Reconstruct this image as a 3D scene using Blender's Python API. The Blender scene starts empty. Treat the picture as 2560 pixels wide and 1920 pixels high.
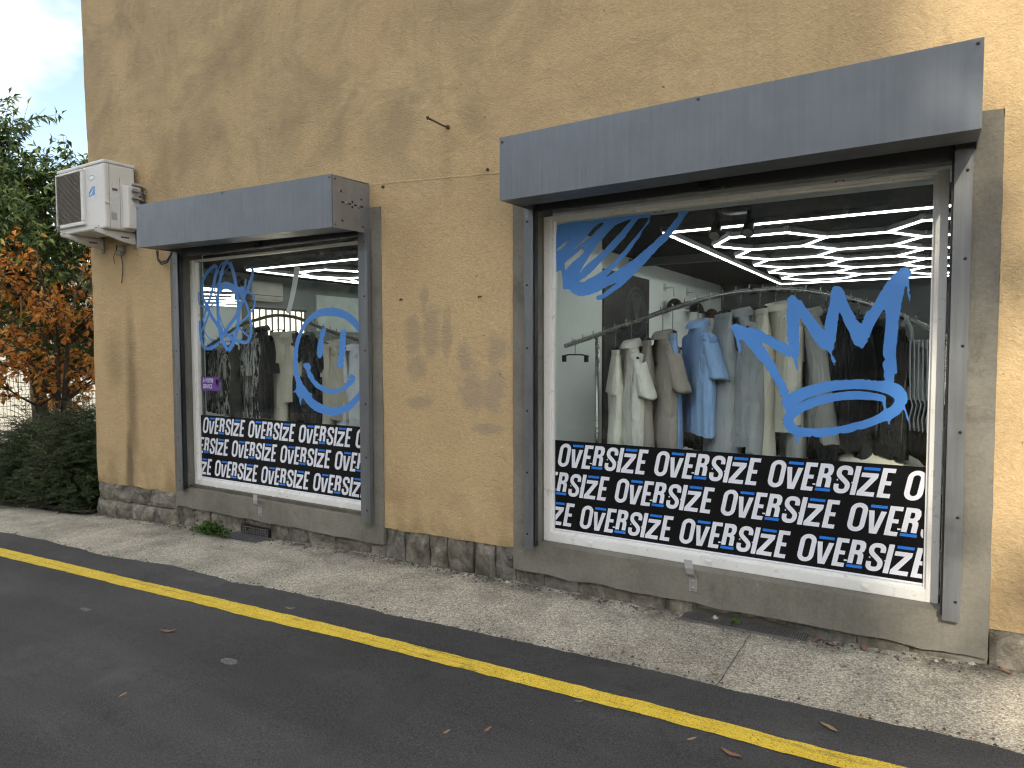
import bpy, bmesh, math, random
from mathutils import Vector, Matrix, noise
from mathutils.geometry import tessellate_polygon

S = bpy.context.scene
COL = S.collection
R = math.radians
random.seed(7)

# ------------------------------------------------------------------ camera, sky, sun, exposure
YAW, PITCH, ROLL = 0.5513, -0.0475, -0.0022
cam_d = bpy.data.cameras.new("camera")
cam = bpy.data.objects.new("camera", cam_d)
COL.objects.link(cam)
fw = Vector((-math.sin(YAW) * math.cos(PITCH), math.cos(YAW) * math.cos(PITCH), math.sin(PITCH)))
rt = Vector((math.cos(YAW), math.sin(YAW), 0))
up = rt.cross(fw)
rt, up = (math.cos(ROLL) * rt + math.sin(ROLL) * up), (-math.sin(ROLL) * rt + math.cos(ROLL) * up)
m = Matrix.Identity(4)
for i in range(3):
    m[i][0], m[i][1], m[i][2] = rt[i], up[i], -fw[i]
m.translation = (0, -4, 1.6)
cam.matrix_world = m
cam_d.sensor_width = 36
cam_d.lens = 1710.07 / 2560 * 36
cam_d.clip_start, cam_d.clip_end = 0.05, 3000
S.camera = cam

SUN_TO = Vector((0.27, -0.80, 0.535)).normalized()
world = bpy.data.worlds.new("World")
S.world = world
world.use_nodes = True
wn, wl = world.node_tree.nodes, world.node_tree.links
wn.clear()
w_out = wn.new("ShaderNodeOutputWorld")
w_bg = wn.new("ShaderNodeBackground")
w_sky = wn.new("ShaderNodeTexSky")
w_sky.sky_type = 'NISHITA'
w_sky.sun_disc = False
w_sky.sun_elevation = math.asin(SUN_TO.z)
w_sky.sun_rotation = math.atan2(SUN_TO.x, SUN_TO.y)
w_sky.air_density, w_sky.dust_density, w_sky.ozone_density = 1.0, 0.5, 1.0
w_tc = wn.new("ShaderNodeTexCoord")
w_map = wn.new("ShaderNodeMapping")
w_map.inputs['Scale'].default_value = (1.3, 1.3, 2.6)
w_map.inputs['Location'].default_value = (43.84, 22.72, 67.52)
w_noi = wn.new("ShaderNodeTexNoise")
w_noi.inputs['Scale'].default_value = 1.7
w_noi.inputs['Detail'].default_value = 5
w_noi.inputs['Roughness'].default_value = 0.55
w_rmp = wn.new("ShaderNodeValToRGB")
w_rmp.color_ramp.elements[0].position, w_rmp.color_ramp.elements[1].position = 0.38, 0.62
w_rmp.color_ramp.elements[0].color, w_rmp.color_ramp.elements[1].color = (0.06, 0.06, 0.06, 1), (0.95, 0.95, 0.95, 1)
w_mix = wn.new("ShaderNodeMixRGB")
w_mix.inputs['Color2'].default_value = (8.6, 8.7, 8.9, 1)
wl.new(w_tc.outputs['Generated'], w_map.inputs['Vector'])
wl.new(w_map.outputs['Vector'], w_noi.inputs['Vector'])
wl.new(w_noi.outputs['Fac'], w_rmp.inputs['Fac'])
wl.new(w_rmp.outputs['Color'], w_mix.inputs['Fac'])
wl.new(w_sky.outputs['Color'], w_mix.inputs['Color1'])
wl.new(w_mix.outputs['Color'], w_bg.inputs['Color'])
w_bg.inputs['Strength'].default_value = 0.09
wl.new(w_bg.outputs['Background'], w_out.inputs['Surface'])

sun_d = bpy.data.lights.new("sun", 'SUN')
sun_d.energy = 1.25
sun_d.angle = R(0.75)
sun_d.color = (1.0, 0.93, 0.82)
sun = bpy.data.objects.new("sun", sun_d)
COL.objects.link(sun)
sun.location = SUN_TO * 30
sun.rotation_euler = (-SUN_TO).to_track_quat('-Z', 'Y').to_euler()

S.view_settings.view_transform = 'Standard'
S.view_settings.look = 'None'
S.view_settings.gamma = 1.0
S.view_settings.use_curve_mapping = False
S.view_settings.exposure = 1.66
try:
    S.view_settings.use_white_balance = True
    S.view_settings.white_balance_temperature = 7050
    S.view_settings.white_balance_tint = 8
except Exception:
    pass
S.render.engine = 'CYCLES'
S.cycles.use_denoising = True
S.cycles.pixel_filter_type = 'BLACKMAN_HARRIS'
S.cycles.filter_width = 1.25
S.cycles.use_adaptive_sampling = True
S.cycles.adaptive_threshold = 0.04
S.cycles.adaptive_min_samples = 8
S.cycles.light_sampling_threshold = 0.03
S.cycles.max_bounces = 5
S.cycles.diffuse_bounces = 2
S.cycles.glossy_bounces = 2
S.cycles.transmission_bounces = 4
S.cycles.transparent_max_bounces = 8
S.cycles.caustics_reflective = False
S.cycles.caustics_refractive = False
S.cycles.sample_clamp_indirect = 6.0

# ------------------------------------------------------------------ helpers
def tag(o, label=None, cat=None, group=None, kind=None):
    if label: o["label"] = label
    if cat: o["category"] = cat
    if group: o["group"] = group
    if kind: o["kind"] = kind
    return o

def thing(name, label, cat, loc=(0, 0, 0), rz=0.0, group=None):
    o = bpy.data.objects.new(name, None)
    o.empty_display_size = 0.1
    COL.objects.link(o)
    o.location = loc
    o.rotation_euler = (0, 0, rz)
    return tag(o, label, cat, group)

def world_off(p):
    v = Vector((0, 0, 0))
    while p is not None:
        v += p.location
        p = p.parent
    return v

class MB:
    """collects faces; build() links them as one mesh object"""
    def __init__(self):
        self.v, self.f, self.s = [], [], []
    def add(self, vs, fs, smooth=False):
        o = len(self.v)
        self.v += [tuple(p) for p in vs]
        self.f += [tuple(i + o for i in q) for q in fs]
        self.s += [smooth] * len(fs)
        return self
    def box(self, x0, x1, y0, y1, z0, z1):
        vs = [(x0, y0, z0), (x1, y0, z0), (x1, y1, z0), (x0, y1, z0), (x0, y0, z1), (x1, y0, z1), (x1, y1, z1), (x0, y1, z1)]
        return self.add(vs, [(0, 3, 2, 1), (4, 5, 6, 7), (0, 1, 5, 4), (1, 2, 6, 5), (2, 3, 7, 6), (3, 0, 4, 7)])
    def hexa(self, p):
        return self.add(p, [(0, 3, 2, 1), (4, 5, 6, 7), (0, 1, 5, 4), (1, 2, 6, 5), (2, 3, 7, 6), (3, 0, 4, 7)])
    def loft(self, rings, closed=True, cap0=False, cap1=False, smooth=True):
        n = len(rings[0])
        vs = [p for r in rings for p in r]
        fs = []
        for i in range(len(rings) - 1):
            for j in range(n if closed else n - 1):
                k = (j + 1) % n
                fs.append((i * n + j, i * n + k, (i + 1) * n + k, (i + 1) * n + j))
        if cap0: fs.append(tuple(range(n - 1, -1, -1)))
        if cap1: fs.append(tuple((len(rings) - 1) * n + j for j in range(n)))
        return self.add(vs, fs, smooth)
    def tube(self, pts, r, n=8, cap=True):
        pts = [Vector(p) for p in pts]
        rs = r if isinstance(r, (list, tuple)) else [r] * len(pts)
        rings = []
        ref = None
        for i, p in enumerate(pts):
            t = (pts[min(i + 1, len(pts) - 1)] - pts[max(i - 1, 0)])
            t = t.normalized() if t.length > 1e-9 else Vector((0, 0, 1))
            if ref is None:
                ref = Vector((0, 0, 1)) if abs(t.z) < 0.9 else Vector((1, 0, 0))
            a = t.cross(ref)
            if a.length < 1e-6: a = t.orthogonal()
            a.normalize()
            b = t.cross(a).normalized()
            ref = -b if False else ref
            rings.append([tuple(p + (a * math.cos(2 * math.pi * k / n) + b * math.sin(2 * math.pi * k / n)) * rs[i]) for k in range(n)])
        return self.loft(rings, True, cap, cap)
    def disc(self, c, axis, r, n=12, h=0.004):
        c, a = Vector(c), Vector(axis).normalized()
        return self.tube([c, c + a * h], r, n)
    def mesh(self, name, off=Vector((0, 0, 0))):
        me = bpy.data.meshes.new(name)
        me.from_pydata([(x - off.x, y - off.y, z - off.z) for x, y, z in self.v], [], self.f)
        me.polygons.foreach_set("use_smooth", self.s)
        me.update()
        return me
    def build(self, name, mat, parent=None, local=False, bevel=0.0, seg=2, smooth=None, weld=False):
        off = Vector((0, 0, 0)) if local else world_off(parent)
        me = self.mesh(name, off)
        if weld or bevel:
            bm = bmesh.new(); bm.from_mesh(me)
            bmesh.ops.recalc_face_normals(bm, faces=bm.faces)
            bm.to_mesh(me); bm.free()
        if smooth is not None:
            me.polygons.foreach_set("use_smooth", [smooth] * len(me.polygons))
        o = bpy.data.objects.new(name, me)
        COL.objects.link(o)
        if mat: me.materials.append(mat)
        if parent: o.parent = parent
        if bevel:
            b = o.modifiers.new("bevel", 'BEVEL')
            b.width, b.segments, b.limit_method = bevel, seg, 'ANGLE'
            b.harden_normals = False
        return o

def link_copy(o, parent=None):
    c = o.copy()
    COL.objects.link(c)
    if parent is not None: c.parent = parent
    return c

def n3(x, y, z): return noise.noise(Vector((x, y, z)))

def lerp_tab(x, X, Y):
    if x <= X[0]: return Y[0]
    for i in range(len(X) - 1):
        if x <= X[i + 1]:
            t = (x - X[i]) / (X[i + 1] - X[i])
            return Y[i] + t * (Y[i + 1] - Y[i])
    return Y[-1]

GX = [-60, -12, -7.83, -5.85, -3.8, -2.46, -1.3, -.35, .4, 2, 20]
GZ = [-2.0, -.40, -.186, -.096, -.015, -.002, .012, .03, .07, .13, .6]
def zg(x): return lerp_tab(x, GX, GZ)

# ------------------------------------------------------------------ materials
class NT:
    def __init__(self, name):
        self.m = bpy.data.materials.new(name)
        self.m.use_nodes = True
        self.n, self.l = self.m.node_tree.nodes, self.m.node_tree.links
        self.b = self.n["Principled BSDF"]
        self.out = self.n["Material Output"]
    def node(self, t, **kw):
        o = self.n.new(t)
        for k, v in kw.items(): setattr(o, k, v)
        return o
    def link(self, a, b): self.l.new(a, b)
    def coord(self, kind='Object', scale=None):
        t = self.node("ShaderNodeTexCoord")
        if scale is None: return t.outputs[kind]
        mp = self.node("ShaderNodeMapping")
        mp.inputs['Scale'].default_value = scale
        self.link(t.outputs[kind], mp.inputs['Vector'])
        return mp.outputs['Vector']
    def noise(self, scale, detail=4, rough=0.55, vec=None, dist=0.0):
        o = self.node("ShaderNodeTexNoise")
        o.inputs['Scale'].default_value = scale
        o.inputs['Detail'].default_value = min(detail, 5)
        o.inputs['Roughness'].default_value = rough
        o.inputs['Distortion'].default_value = dist
        self.link(vec if vec is not None else self.coord(), o.inputs['Vector'])
        return o.outputs['Fac']
    def ramp(self, fac, stops):
        o = self.node("ShaderNodeValToRGB")
        e = o.color_ramp.elements
        while len(e) < len(stops): e.new(0.5)
        for i, (p, c) in enumerate(stops):
            e[i].position = p
            e[i].color = (c, c, c, 1) if isinstance(c, (int, float)) else (c[0], c[1], c[2], 1)
        self.link(fac, o.inputs['Fac'])
        return o.outputs['Color']
    def mix(self, fac, a, b, mode='MIX'):
        o = self.node("ShaderNodeMixRGB", blend_type=mode)
        for k, v in enumerate((fac, a, b)):
            s = o.inputs[k]
            if isinstance(v, (int, float)): s.default_value = v if k == 0 else (v, v, v, 1)
            elif isinstance(v, (tuple, list)): s.default_value = (v[0], v[1], v[2], 1)
            else: self.link(v, s)
        return o.outputs[0]
    def math(self, op, a, b=0.0, c=None):
        o = self.node("ShaderNodeMath", operation=op)
        for s, v in zip(o.inputs, (a, b, c)):
            if v is None: continue
            if isinstance(v, (int, float)): s.default_value = v
            else: self.link(v, s)
        return o.outputs[0]
    def bump(self, h, strength=0.3, dist=0.01, normal=None):
        o = self.node("ShaderNodeBump")
        o.inputs['Strength'].default_value = strength
        o.inputs['Distance'].default_value = dist
        self.link(h, o.inputs['Height'])
        if normal is not None: self.link(normal, o.inputs['Normal'])
        self.link(o.outputs[0], self.b.inputs['Normal'])
        return o.outputs[0]
    def set(self, color=None, rough=None, metal=None, spec=None):
        for k, v in (('Base Color', color), ('Roughness', rough), ('Metallic', metal), ('Specular IOR Level', spec)):
            if v is None: continue
            s = self.b.inputs[k]
            if isinstance(v, (int, float)): s.default_value = v
            elif isinstance(v, (tuple, list)): s.default_value = (v[0], v[1], v[2], 1)
            else: self.link(v, s)
        return self

def plain(name, c, rough=0.5, metal=0.0, var=0.12, vs=6.0, bump=0.0, bs=60.0, spec=0.5, wear=None):
    t = NT(name)
    col = t.mix(t.ramp(t.noise(vs, 5), [(0.3, 0.0), (0.7, 1.0)]), tuple(x * (1 - var) for x in c), tuple(min(1, x * (1 + var)) for x in c))
    if wear:
        col = t.mix(t.ramp(t.noise(vs * 4, 6, 0.7), [(0.58, 0.0), (0.75, 0.8)]), col, wear)
    t.set(col, None, metal, spec)
    rr = t.ramp(t.noise(vs * 2, 4), [(0.3, max(0, rough - 0.08)), (0.7, min(1, rough + 0.1))])
    t.set(None, rr)
    if bump: t.bump(t.noise(bs, 4, 0.6), bump, 0.004)
    return t.m

def emit(name, c, strength):
    t = NT(name)
    t.set((0.8, 0.8, 0.8), 0.4)
    t.b.inputs['Emission Color'].default_value = (*c, 1)
    t.b.inputs['Emission Strength'].default_value = strength
    return t.m

M = {}
def stucco():
    t = NT("ochre_stucco")
    P = t.coord()
    sx = t.node("ShaderNodeSeparateXYZ"); t.link(P, sx.inputs[0])
    X, Z = sx.outputs['X'], sx.outputs['Z']
    base = t.ramp(t.noise(1.3, 6, 0.6, P), [(0.25, (.50, .352, .187)), (0.5, (.575, .410, .223)), (0.78, (.64, .465, .260))])
    fine = t.ramp(t.noise(38, 5, 0.65, P), [(0.3, .86), (0.7, 1.06)])
    col = t.mix(1.0, base, fine, 'MULTIPLY')
    # weathering: grey-brown clouds, strongest high up towards the left corner
    wv = t.node("ShaderNodeMapping"); wv.inputs['Scale'].default_value = (0.85, 1.0, 1.0); t.link(P, wv.inputs['Vector'])
    cloud = t.ramp(t.noise(1.5, 9, 0.70, wv.outputs[0], 0.7), [(0.42, 0.0), (0.62, 1.0)])
    big = t.ramp(t.noise(0.42, 4, 0.5, P, 0.6), [(0.34, 0.25), (0.62, 1.0)])
    hz = t.node("ShaderNodeMapRange"); hz.inputs[1].default_value, hz.inputs[2].default_value = 2.2, 3.7; hz.inputs[3].default_value, hz.inputs[4].default_value = 0.18, 0.85; t.link(Z, hz.inputs[0])
    lx = t.node("ShaderNodeMapRange"); lx.inputs[1].default_value, lx.inputs[2].default_value = -5.5, 0.3; lx.inputs[3].default_value, lx.inputs[4].default_value = 1.0, 0.16; t.link(X, lx.inputs[0])
    f = t.math('MULTIPLY', t.math('MULTIPLY', cloud, big), t.math('MULTIPLY', hz.outputs[0], lx.outputs[0]))
    flat = t.math('MULTIPLY', t.math('MULTIPLY', hz.outputs[0], lx.outputs[0]), 0.42)
    f = t.math('MINIMUM', t.math('ADD', f, flat), 0.9)
    col = t.mix(f, col, (.27, .203, .122))
    # dark wisps of soot
    wisp = t.ramp(t.noise(2.6, 10, 0.76, wv.outputs[0], 1.3), [(0.58, 0.0), (0.74, 1.0)])
    f2 = t.math('MULTIPLY', wisp, t.math('MULTIPLY', t.math('MULTIPLY', hz.outputs[0], lx.outputs[0]), 0.42))
    col = t.mix(f2, col, (.16, .125, .08))
    # vertical run streaks
    st = t.node("ShaderNodeMapping"); st.inputs['Scale'].default_value = (7.0, 1.0, 0.35); t.link(P, st.inputs['Vector'])
    stre = t.ramp(t.noise(1.6, 6, 0.6, st.outputs[0]), [(0.56, 0.0), (0.78, 0.3)])
    col = t.mix(t.math('MULTIPLY', stre, hz.outputs[0]), col, (.22, .155, .08))
    bn_hi, bn_lo = t.noise(7.5, 4, 0.6, P), t.noise(3.7, 4, 0.6, P)
    def blob(cx, cz, rx, rz, soft, nz, sc, seed):
        no = bn_hi if sc > 5 else bn_lo
        dx = t.math('DIVIDE', t.math('SUBTRACT', X, cx), rx)
        dz = t.math('DIVIDE', t.math('SUBTRACT', Z, cz), rz)
        d = t.math('SQRT', t.math('ADD', t.math('MULTIPLY', dx, dx), t.math('MULTIPLY', dz, dz)))
        d = t.math('ADD', d, t.math('MULTIPLY', t.math('SUBTRACT', no, 0.5), nz))
        return t.ramp(d, [(max(0, 1 - soft), 1.0), (1.0, 0.0)])
    # removed graffiti between the windows
    graf = None
    for (cx, cz, rx, rz, seed) in [(-3.33, 1.72, .09, .22, 1), (-3.16, 1.75, .11, .26, 2), (-3.22, 1.98, .05, .16, 3), (-3.02, 1.72, .06, .22, 4), (-3.30, 1.50, .12, .13, 5), (-3.28, 1.22, .15, .06, 6)]:
        b = blob(cx, cz, rx, rz, 0.5, 1.5, 7, seed)
        graf = b if graf is None else t.math('MAXIMUM', graf, b)
    col = t.mix(t.math('MULTIPLY', graf, 0.5), col, (.29, .235, .165))
    graf = None
    for (cx, cz, rx, rz, seed) in [(-2.80, 1.32, .15, .20, 7), (-2.58, 1.62, .10, .14, 8), (-2.62, 1.32, .13, .19, 9), (-2.86, 1.55, .08, .15, 10), (-2.66, 1.06, .17, .045, 11)]:
        b = blob(cx, cz, rx, rz, 0.5, 1.6, 8, seed)
        graf = b if graf is None else t.math('MAXIMUM', graf, b)
    col = t.mix(t.math('MULTIPLY', graf, 0.5), col, (.31, .25, .195))
    # water run under the outdoor unit and dark patch low down
    run = blob(-7.13, 1.1, .13, 1.25, 0.75, 0.55, 3.5, 12)
    col = t.mix(t.math('MULTIPLY', run, 0.62), col, (.135, .098, .055))
    run = blob(-7.20, .35, .09, .55, 0.6, 0.6, 6, 13)
    col = t.mix(t.math('MULTIPLY', run, 0.72), col, (.075, .06, .042))
    run = blob(-7.45, 1.55, .22, .45, 0.7, 1.2, 4, 14)
    col = t.mix(t.math('MULTIPLY', run, 0.35), col, (.19, .135, .075))
    run = blob(.62, .42, .42, .42, 0.7, 1.0, 5, 15)
    col = t.mix(t.math('MULTIPLY', run, 0.8), col, (.085, .065, .042))
    run = blob(-3.0, 2.95, .09, .40, 0.8, 1.0, 6, 16)
    col = t.mix(t.math('MULTIPLY', run, 0.22), col, (.15, .115, .07))
    # damp rising from the plinth
    lo = t.node("ShaderNodeMapRange"); lo.inputs[1].default_value, lo.inputs[2].default_value = 0.18, 0.75; lo.inputs[3].default_value, lo.inputs[4].default_value = 0.65, 0.0; t.link(Z, lo.inputs[0])
    col = t.mix(t.math('MULTIPLY', lo.outputs[0], t.ramp(t.noise(3.5, 6, 0.65, P), [(0.4, 0.1), (0.62, 1.0)])), col, (.21, .15, .078))
    # hairline cracks
    wob = t.node("ShaderNodeVectorMath", operation='MULTIPLY_ADD')
    nz = t.node("ShaderNodeTexNoise"); nz.inputs['Scale'].default_value = 2.4; nz.inputs['Detail'].default_value = 4; t.link(P, nz.inputs['Vector'])
    t.link(nz.outputs['Color'], wob.inputs[0]); wob.inputs[1].default_value = (.7, .7, .7); t.link(P, wob.inputs[2])
    vc = t.node("ShaderNodeTexVoronoi", feature='DISTANCE_TO_EDGE'); vc.inputs['Scale'].default_value = 0.55; t.link(wob.outputs[0], vc.inputs['Vector'])
    crack = t.ramp(vc.outputs['Distance'], [(0.0015, 1.0), (0.0045, 0.0)])
    crack = t.math('MULTIPLY', crack, t.ramp(t.noise(1.1, 3, 0.5, P), [(0.52, 0.0), (0.64, 0.22)]))
    col = t.mix(crack, col, (.13, .10, .065))
    # pits and scratches
    pit = t.ramp(t.noise(26, 2, 0.5, P), [(0.235, 1.0), (0.27, 0.0)])
    col = t.mix(t.math('MULTIPLY', pit, 0.8), col, (.09, .065, .04))
    t.set(col, 0.93, 0, 0.2)
    h = t.math('ADD', t.math('MULTIPLY', t.noise(30, 4, 0.7, P), 0.7), t.math('MULTIPLY', t.noise(95, 3, 0.6, P), 0.6))
    h = t.math('ADD', h, t.math('MULTIPLY', t.noise(5, 4, 0.6, P, 1.5), 1.2))
    t.bump(h, 0.5, 0.018)
    return t.m

def asphalt():
    t = NT("asphalt")
    P = t.coord()
    base = t.ramp(t.noise(0.55, 5, 0.6, P), [(0.3, (.051, .0505, .051)), (0.7, (.078, .077, .077))])
    g = t.ramp(t.noise(130, 3, 0.7, P), [(0.3, .55), (0.5, 1.0), (0.74, 1.75)])
    col = t.mix(1.0, base, g, 'MULTIPLY')
    worn = t.ramp(t.noise(2.6, 6, 0.7, P, 0.8), [(0.55, 0.0), (0.75, 0.5)])
    col = t.mix(worn, col, (.108, .104, .10))
    dark = t.ramp(t.noise(3.4, 7, 0.75, P, 0.4), [(0.28, 0.6), (0.42, 0.0)])
    col = t.mix(dark, col, (.036, .035, .036))
    tm = t.node("ShaderNodeMapping"); tm.inputs['Scale'].default_value = (0.22, 1.3, 1.0); t.link(P, tm.inputs['Vector'])
    tr = t.ramp(t.noise(1.2, 4, 0.55, tm.outputs[0]), [(0.40, 0.80), (0.62, 1.16)])
    col = t.mix(1.0, col, tr, 'MULTIPLY')
    vo = t.node("ShaderNodeTexVoronoi"); vo.inputs['Scale'].default_value = 26; t.link(P, vo.inputs['Vector'])
    sp = t.ramp(vo.outputs['Distance'], [(0.035, 1.0), (0.06, 0.0)])
    sel = t.ramp(t.noise(6, 2, 0.5, P), [(0.52, 0.0), (0.6, 1.0)])
    col = t.mix(t.math('MULTIPLY', sp, sel), col, (.22, .21, .19))
    t.set(col, 0.9, 0, 0.25)
    h = t.math('ADD', t.noise(130, 3, 0.7, P), t.math('MULTIPLY', t.noise(320, 2, 0.5, P), 0.5))
    t.bump(h, 0.75, 0.006)
    return t.m

def aggregate():
    t = NT("exposed_aggregate")
    P = t.coord()
    vo = t.node("ShaderNodeTexVoronoi"); vo.inputs['Scale'].default_value = 115; t.link(P, vo.inputs['Vector'])
    cs = t.node("ShaderNodeSeparateColor"); t.link(vo.outputs['Color'], cs.inputs[0])
    stone = t.ramp(cs.outputs[0], [(0.0, (.30, .275, .228)), (0.3, (.45, .415, .352)), (0.62, (.57, .53, .455)), (0.9, (.68, .64, .56)), (1.0, (.76, .73, .65))])
    edge = t.ramp(vo.outputs['Distance'], [(0.3, 1.0), (0.7, .62)])
    col = t.mix(1.0, stone, edge, 'MULTIPLY')
    soft = t.ramp(t.noise(1.3, 5, 0.65, P, 0.5), [(0.32, .62), (0.52, .95), (0.70, 1.12)])
    col = t.mix(1.0, col, soft, 'MULTIPLY')
    col = t.mix(1.0, col, (1.0, .975, .92), 'MULTIPLY')
    dirt = t.ramp(t.noise(2.8, 7, 0.7, P, 0.7), [(0.50, 0.0), (0.70, 0.5)])
    col = t.mix(dirt, col, (.15, .135, .11))
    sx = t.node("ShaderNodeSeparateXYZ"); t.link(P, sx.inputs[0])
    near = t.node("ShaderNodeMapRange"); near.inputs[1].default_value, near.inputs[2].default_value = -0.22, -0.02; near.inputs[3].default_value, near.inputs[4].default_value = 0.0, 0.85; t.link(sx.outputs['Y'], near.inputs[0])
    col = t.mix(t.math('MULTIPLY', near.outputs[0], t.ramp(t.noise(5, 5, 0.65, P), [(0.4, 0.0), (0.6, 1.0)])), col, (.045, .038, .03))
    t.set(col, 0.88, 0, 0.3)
    t.bump(t.math('ADD', t.math('MULTIPLY', vo.outputs['Distance'], -1.0), t.noise(9, 4, 0.6, P)), 0.55, 0.008)
    return t.m

def yellow_paint():
    t = NT("yellow_road_paint")
    P = t.coord()
    col = t.ramp(t.noise(8, 5, 0.65, P), [(0.3, (.66, .46, .045)), (0.7, (.80, .58, .075))])
    gr = t.ramp(t.noise(150, 3, 0.7, P), [(0.34, .35), (0.46, 1.0), (0.7, 1.08)])
    col = t.mix(1.0, col, gr, 'MULTIPLY')
    w = t.ramp(t.noise(4.5, 9, 0.8, P, 0.5), [(0.60, 0.0), (0.72, 0.85)])
    w2 = t.ramp(t.noise(1.1, 3, 0.6, P), [(0.45, 0.25), (0.65, 1.0)])
    col = t.mix(t.math('MULTIPLY', w, w2), col, (.10, .085, .04))
    lm = t.node("ShaderNodeMapping"); lm.inputs['Scale'].default_value = (0.9, 26.0, 1.0); t.link(P, lm.inputs['Vector'])
    ls = t.math('MULTIPLY', t.ramp(t.noise(1.3, 5, 0.65, lm.outputs[0]), [(0.54, 0.0), (0.66, 0.75)]), t.ramp(t.noise(30, 4, 0.75, P), [(0.40, 0.15), (0.58, 1.0)]))
    col = t.mix(ls, col, (.13, .105, .05))
    pit = t.ramp(t.noise(110, 2, 0.6, P), [(0.32, 1.0), (0.40, 0.0)])
    col = t.mix(t.math('MULTIPLY', pit, 0.85), col, (.06, .055, .045))
    t.set(col, 0.75, 0, 0.3)
    t.bump(t.noise(150, 3, 0.7, P), 0.6, 0.005)
    return t.m

def concrete():
    t = NT("render_surround")
    P = t.coord()
    col = t.ramp(t.noise(2.2, 6, 0.62, P), [(0.28, (.140, .129, .107)), (0.52, (.197, .184, .153)), (0.76, (.255, .238, .198))])
    gr = t.ramp(t.noise(60, 4, 0.6, P), [(0.3, .86), (0.7, 1.08)])
    col = t.mix(1.0, col, gr, 'MULTIPLY')
    pl = t.ramp(t.noise(7, 8, 0.75, P, 0.6), [(0.66, 0.0), (0.74, 0.6)])
    col = t.mix(pl, col, (.42, .40, .34))
    dk = t.ramp(t.noise(4, 7, 0.7, P, 0.8), [(0.28, 0.6), (0.42, 0.0)])
    col = t.mix(dk, col, (.085, .078, .062))
    st = t.node("ShaderNodeMapping"); st.inputs['Scale'].default_value = (14.0, 1.0, 0.5); t.link(P, st.inputs['Vector'])
    stre = t.ramp(t.noise(1.6, 6, 0.6, st.outputs[0]), [(0.56, 0.0), (0.75, 0.35)])
    col = t.mix(stre, col, (.10, .092, .075))
    t.set(col, 0.88, 0, 0.25)
    t.bump(t.math('ADD', t.noise(14, 5, 0.65, P), t.math('MULTIPLY', t.noise(90, 3, 0.6, P), 0.35)), 0.35, 0.01)
    return t.m

def stone_mat():
    t = NT("plinth_stone")
    P = t.coord()
    oi = t.node("ShaderNodeObjectInfo")
    base = t.ramp(oi.outputs['Random'], [(0.0, (.21, .188, .15)), (0.35, (.28, .252, .205)), (0.7, (.235, .218, .188)), (1.0, (.33, .29, .225))])
    v = t.ramp(t.noise(9, 8, 0.72, P, 0.5), [(0.25, .35), (0.5, 1.0), (0.75, 1.65)])
    col = t.mix(1.0, base, v, 'MULTIPLY')
    dk = t.ramp(t.noise(3.2, 7, 0.7, P, 0.9), [(0.42, 0.0), (0.62, 0.75)])
    col = t.mix(dk, col, (.055, .048, .038))
    t.set(col, 0.92, 0, 0.25)
    t.bump(t.math('ADD', t.noise(24, 7, 0.75, P), t.math('MULTIPLY', t.noise(110, 3, 0.6, P), 0.4)), 0.9, 0.02)
    return t.m

def metal_paint(name, c, metal=0.35, rough=0.42, streak=0.25):
    t = NT(name)
    P = t.coord()
    st = t.node("ShaderNodeMapping"); st.inputs['Scale'].default_value = (26.0, 26.0, 0.9); t.link(P, st.inputs['Vector'])
    s = t.ramp(t.noise(1.5, 6, 0.65, st.outputs[0]), [(0.3, 1 - streak), (0.7, 1 + streak * 0.6)])
    col = t.mix(1.0, c, s, 'MULTIPLY')
    d = t.ramp(t.noise(3, 6, 0.7, P), [(0.45, 0.0), (0.75, 0.4)])
    col = t.mix(d, col, tuple(x * 0.6 for x in c))
    dr = t.node("ShaderNodeMapping"); dr.inputs['Scale'].default_value = (55.0, 55.0, 1.8); t.link(P, dr.inputs['Vector'])
    drip = t.math('MULTIPLY', t.ramp(t.noise(1.0, 5, 0.7, dr.outputs[0]), [(0.60, 0.0), (0.72, 0.7)]), t.ramp(t.noise(1.3, 3, 0.5, P), [(0.50, 0.0), (0.68, 1.0)]))
    col = t.mix(drip, col, tuple(x * 0.42 for x in c))
    sc = t.ramp(t.noise(16, 5, 0.75, P), [(0.66, 0.0), (0.74, 0.3)])
    col = t.mix(sc, col, tuple(min(1, x * 1.7) for x in c))
    t.set(col, None, metal)
    t.set(None, t.ramp(t.noise(7, 5, 0.6, P), [(0.3, rough - 0.08), (0.7, rough + 0.12)]))
    t.bump(t.noise(1.6, 4, 0.5, P), 0.28, 0.025)
    return t.m

def glass_pane():
    t = NT("window_glass")
    tr = t.node("ShaderNodeBsdfTransparent")
    tr.inputs[0].default_value = (.93, .955, .95, 1)
    gl = t.node("ShaderNodeBsdfGlossy")
    gl.inputs['Roughness'].default_value = 0.0
    lw = t.node("ShaderNodeLayerWeight"); lw.inputs['Blend'].default_value = 0.5
    fr = t.math('MULTIPLY_ADD', t.math('POWER', lw.outputs['Facing'], 5.0), 0.95, 0.024)
    mx = t.node("ShaderNodeMixShader")
    t.link(fr, mx.inputs[0]); t.link(tr.outputs[0], mx.inputs[1]); t.link(gl.outputs[0], mx.inputs[2])
    du = t.node("ShaderNodeBsdfDiffuse"); du.inputs[0].default_value = (.7, .7, .68, 1)
    mx2 = t.node("ShaderNodeMixShader")
    t.link(t.math('MULTIPLY', t.ramp(t.noise(5.5, 5, 0.7, None, 0.8), [(0.50, 0.0), (0.75, 1.0)]), 0.018), mx2.inputs[0])
    t.link(mx.outputs[0], mx2.inputs[1]); t.link(du.outputs[0], mx2.inputs[2])
    t.link(mx2.outputs[0], t.out.inputs['Surface'])
    return t.m

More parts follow.
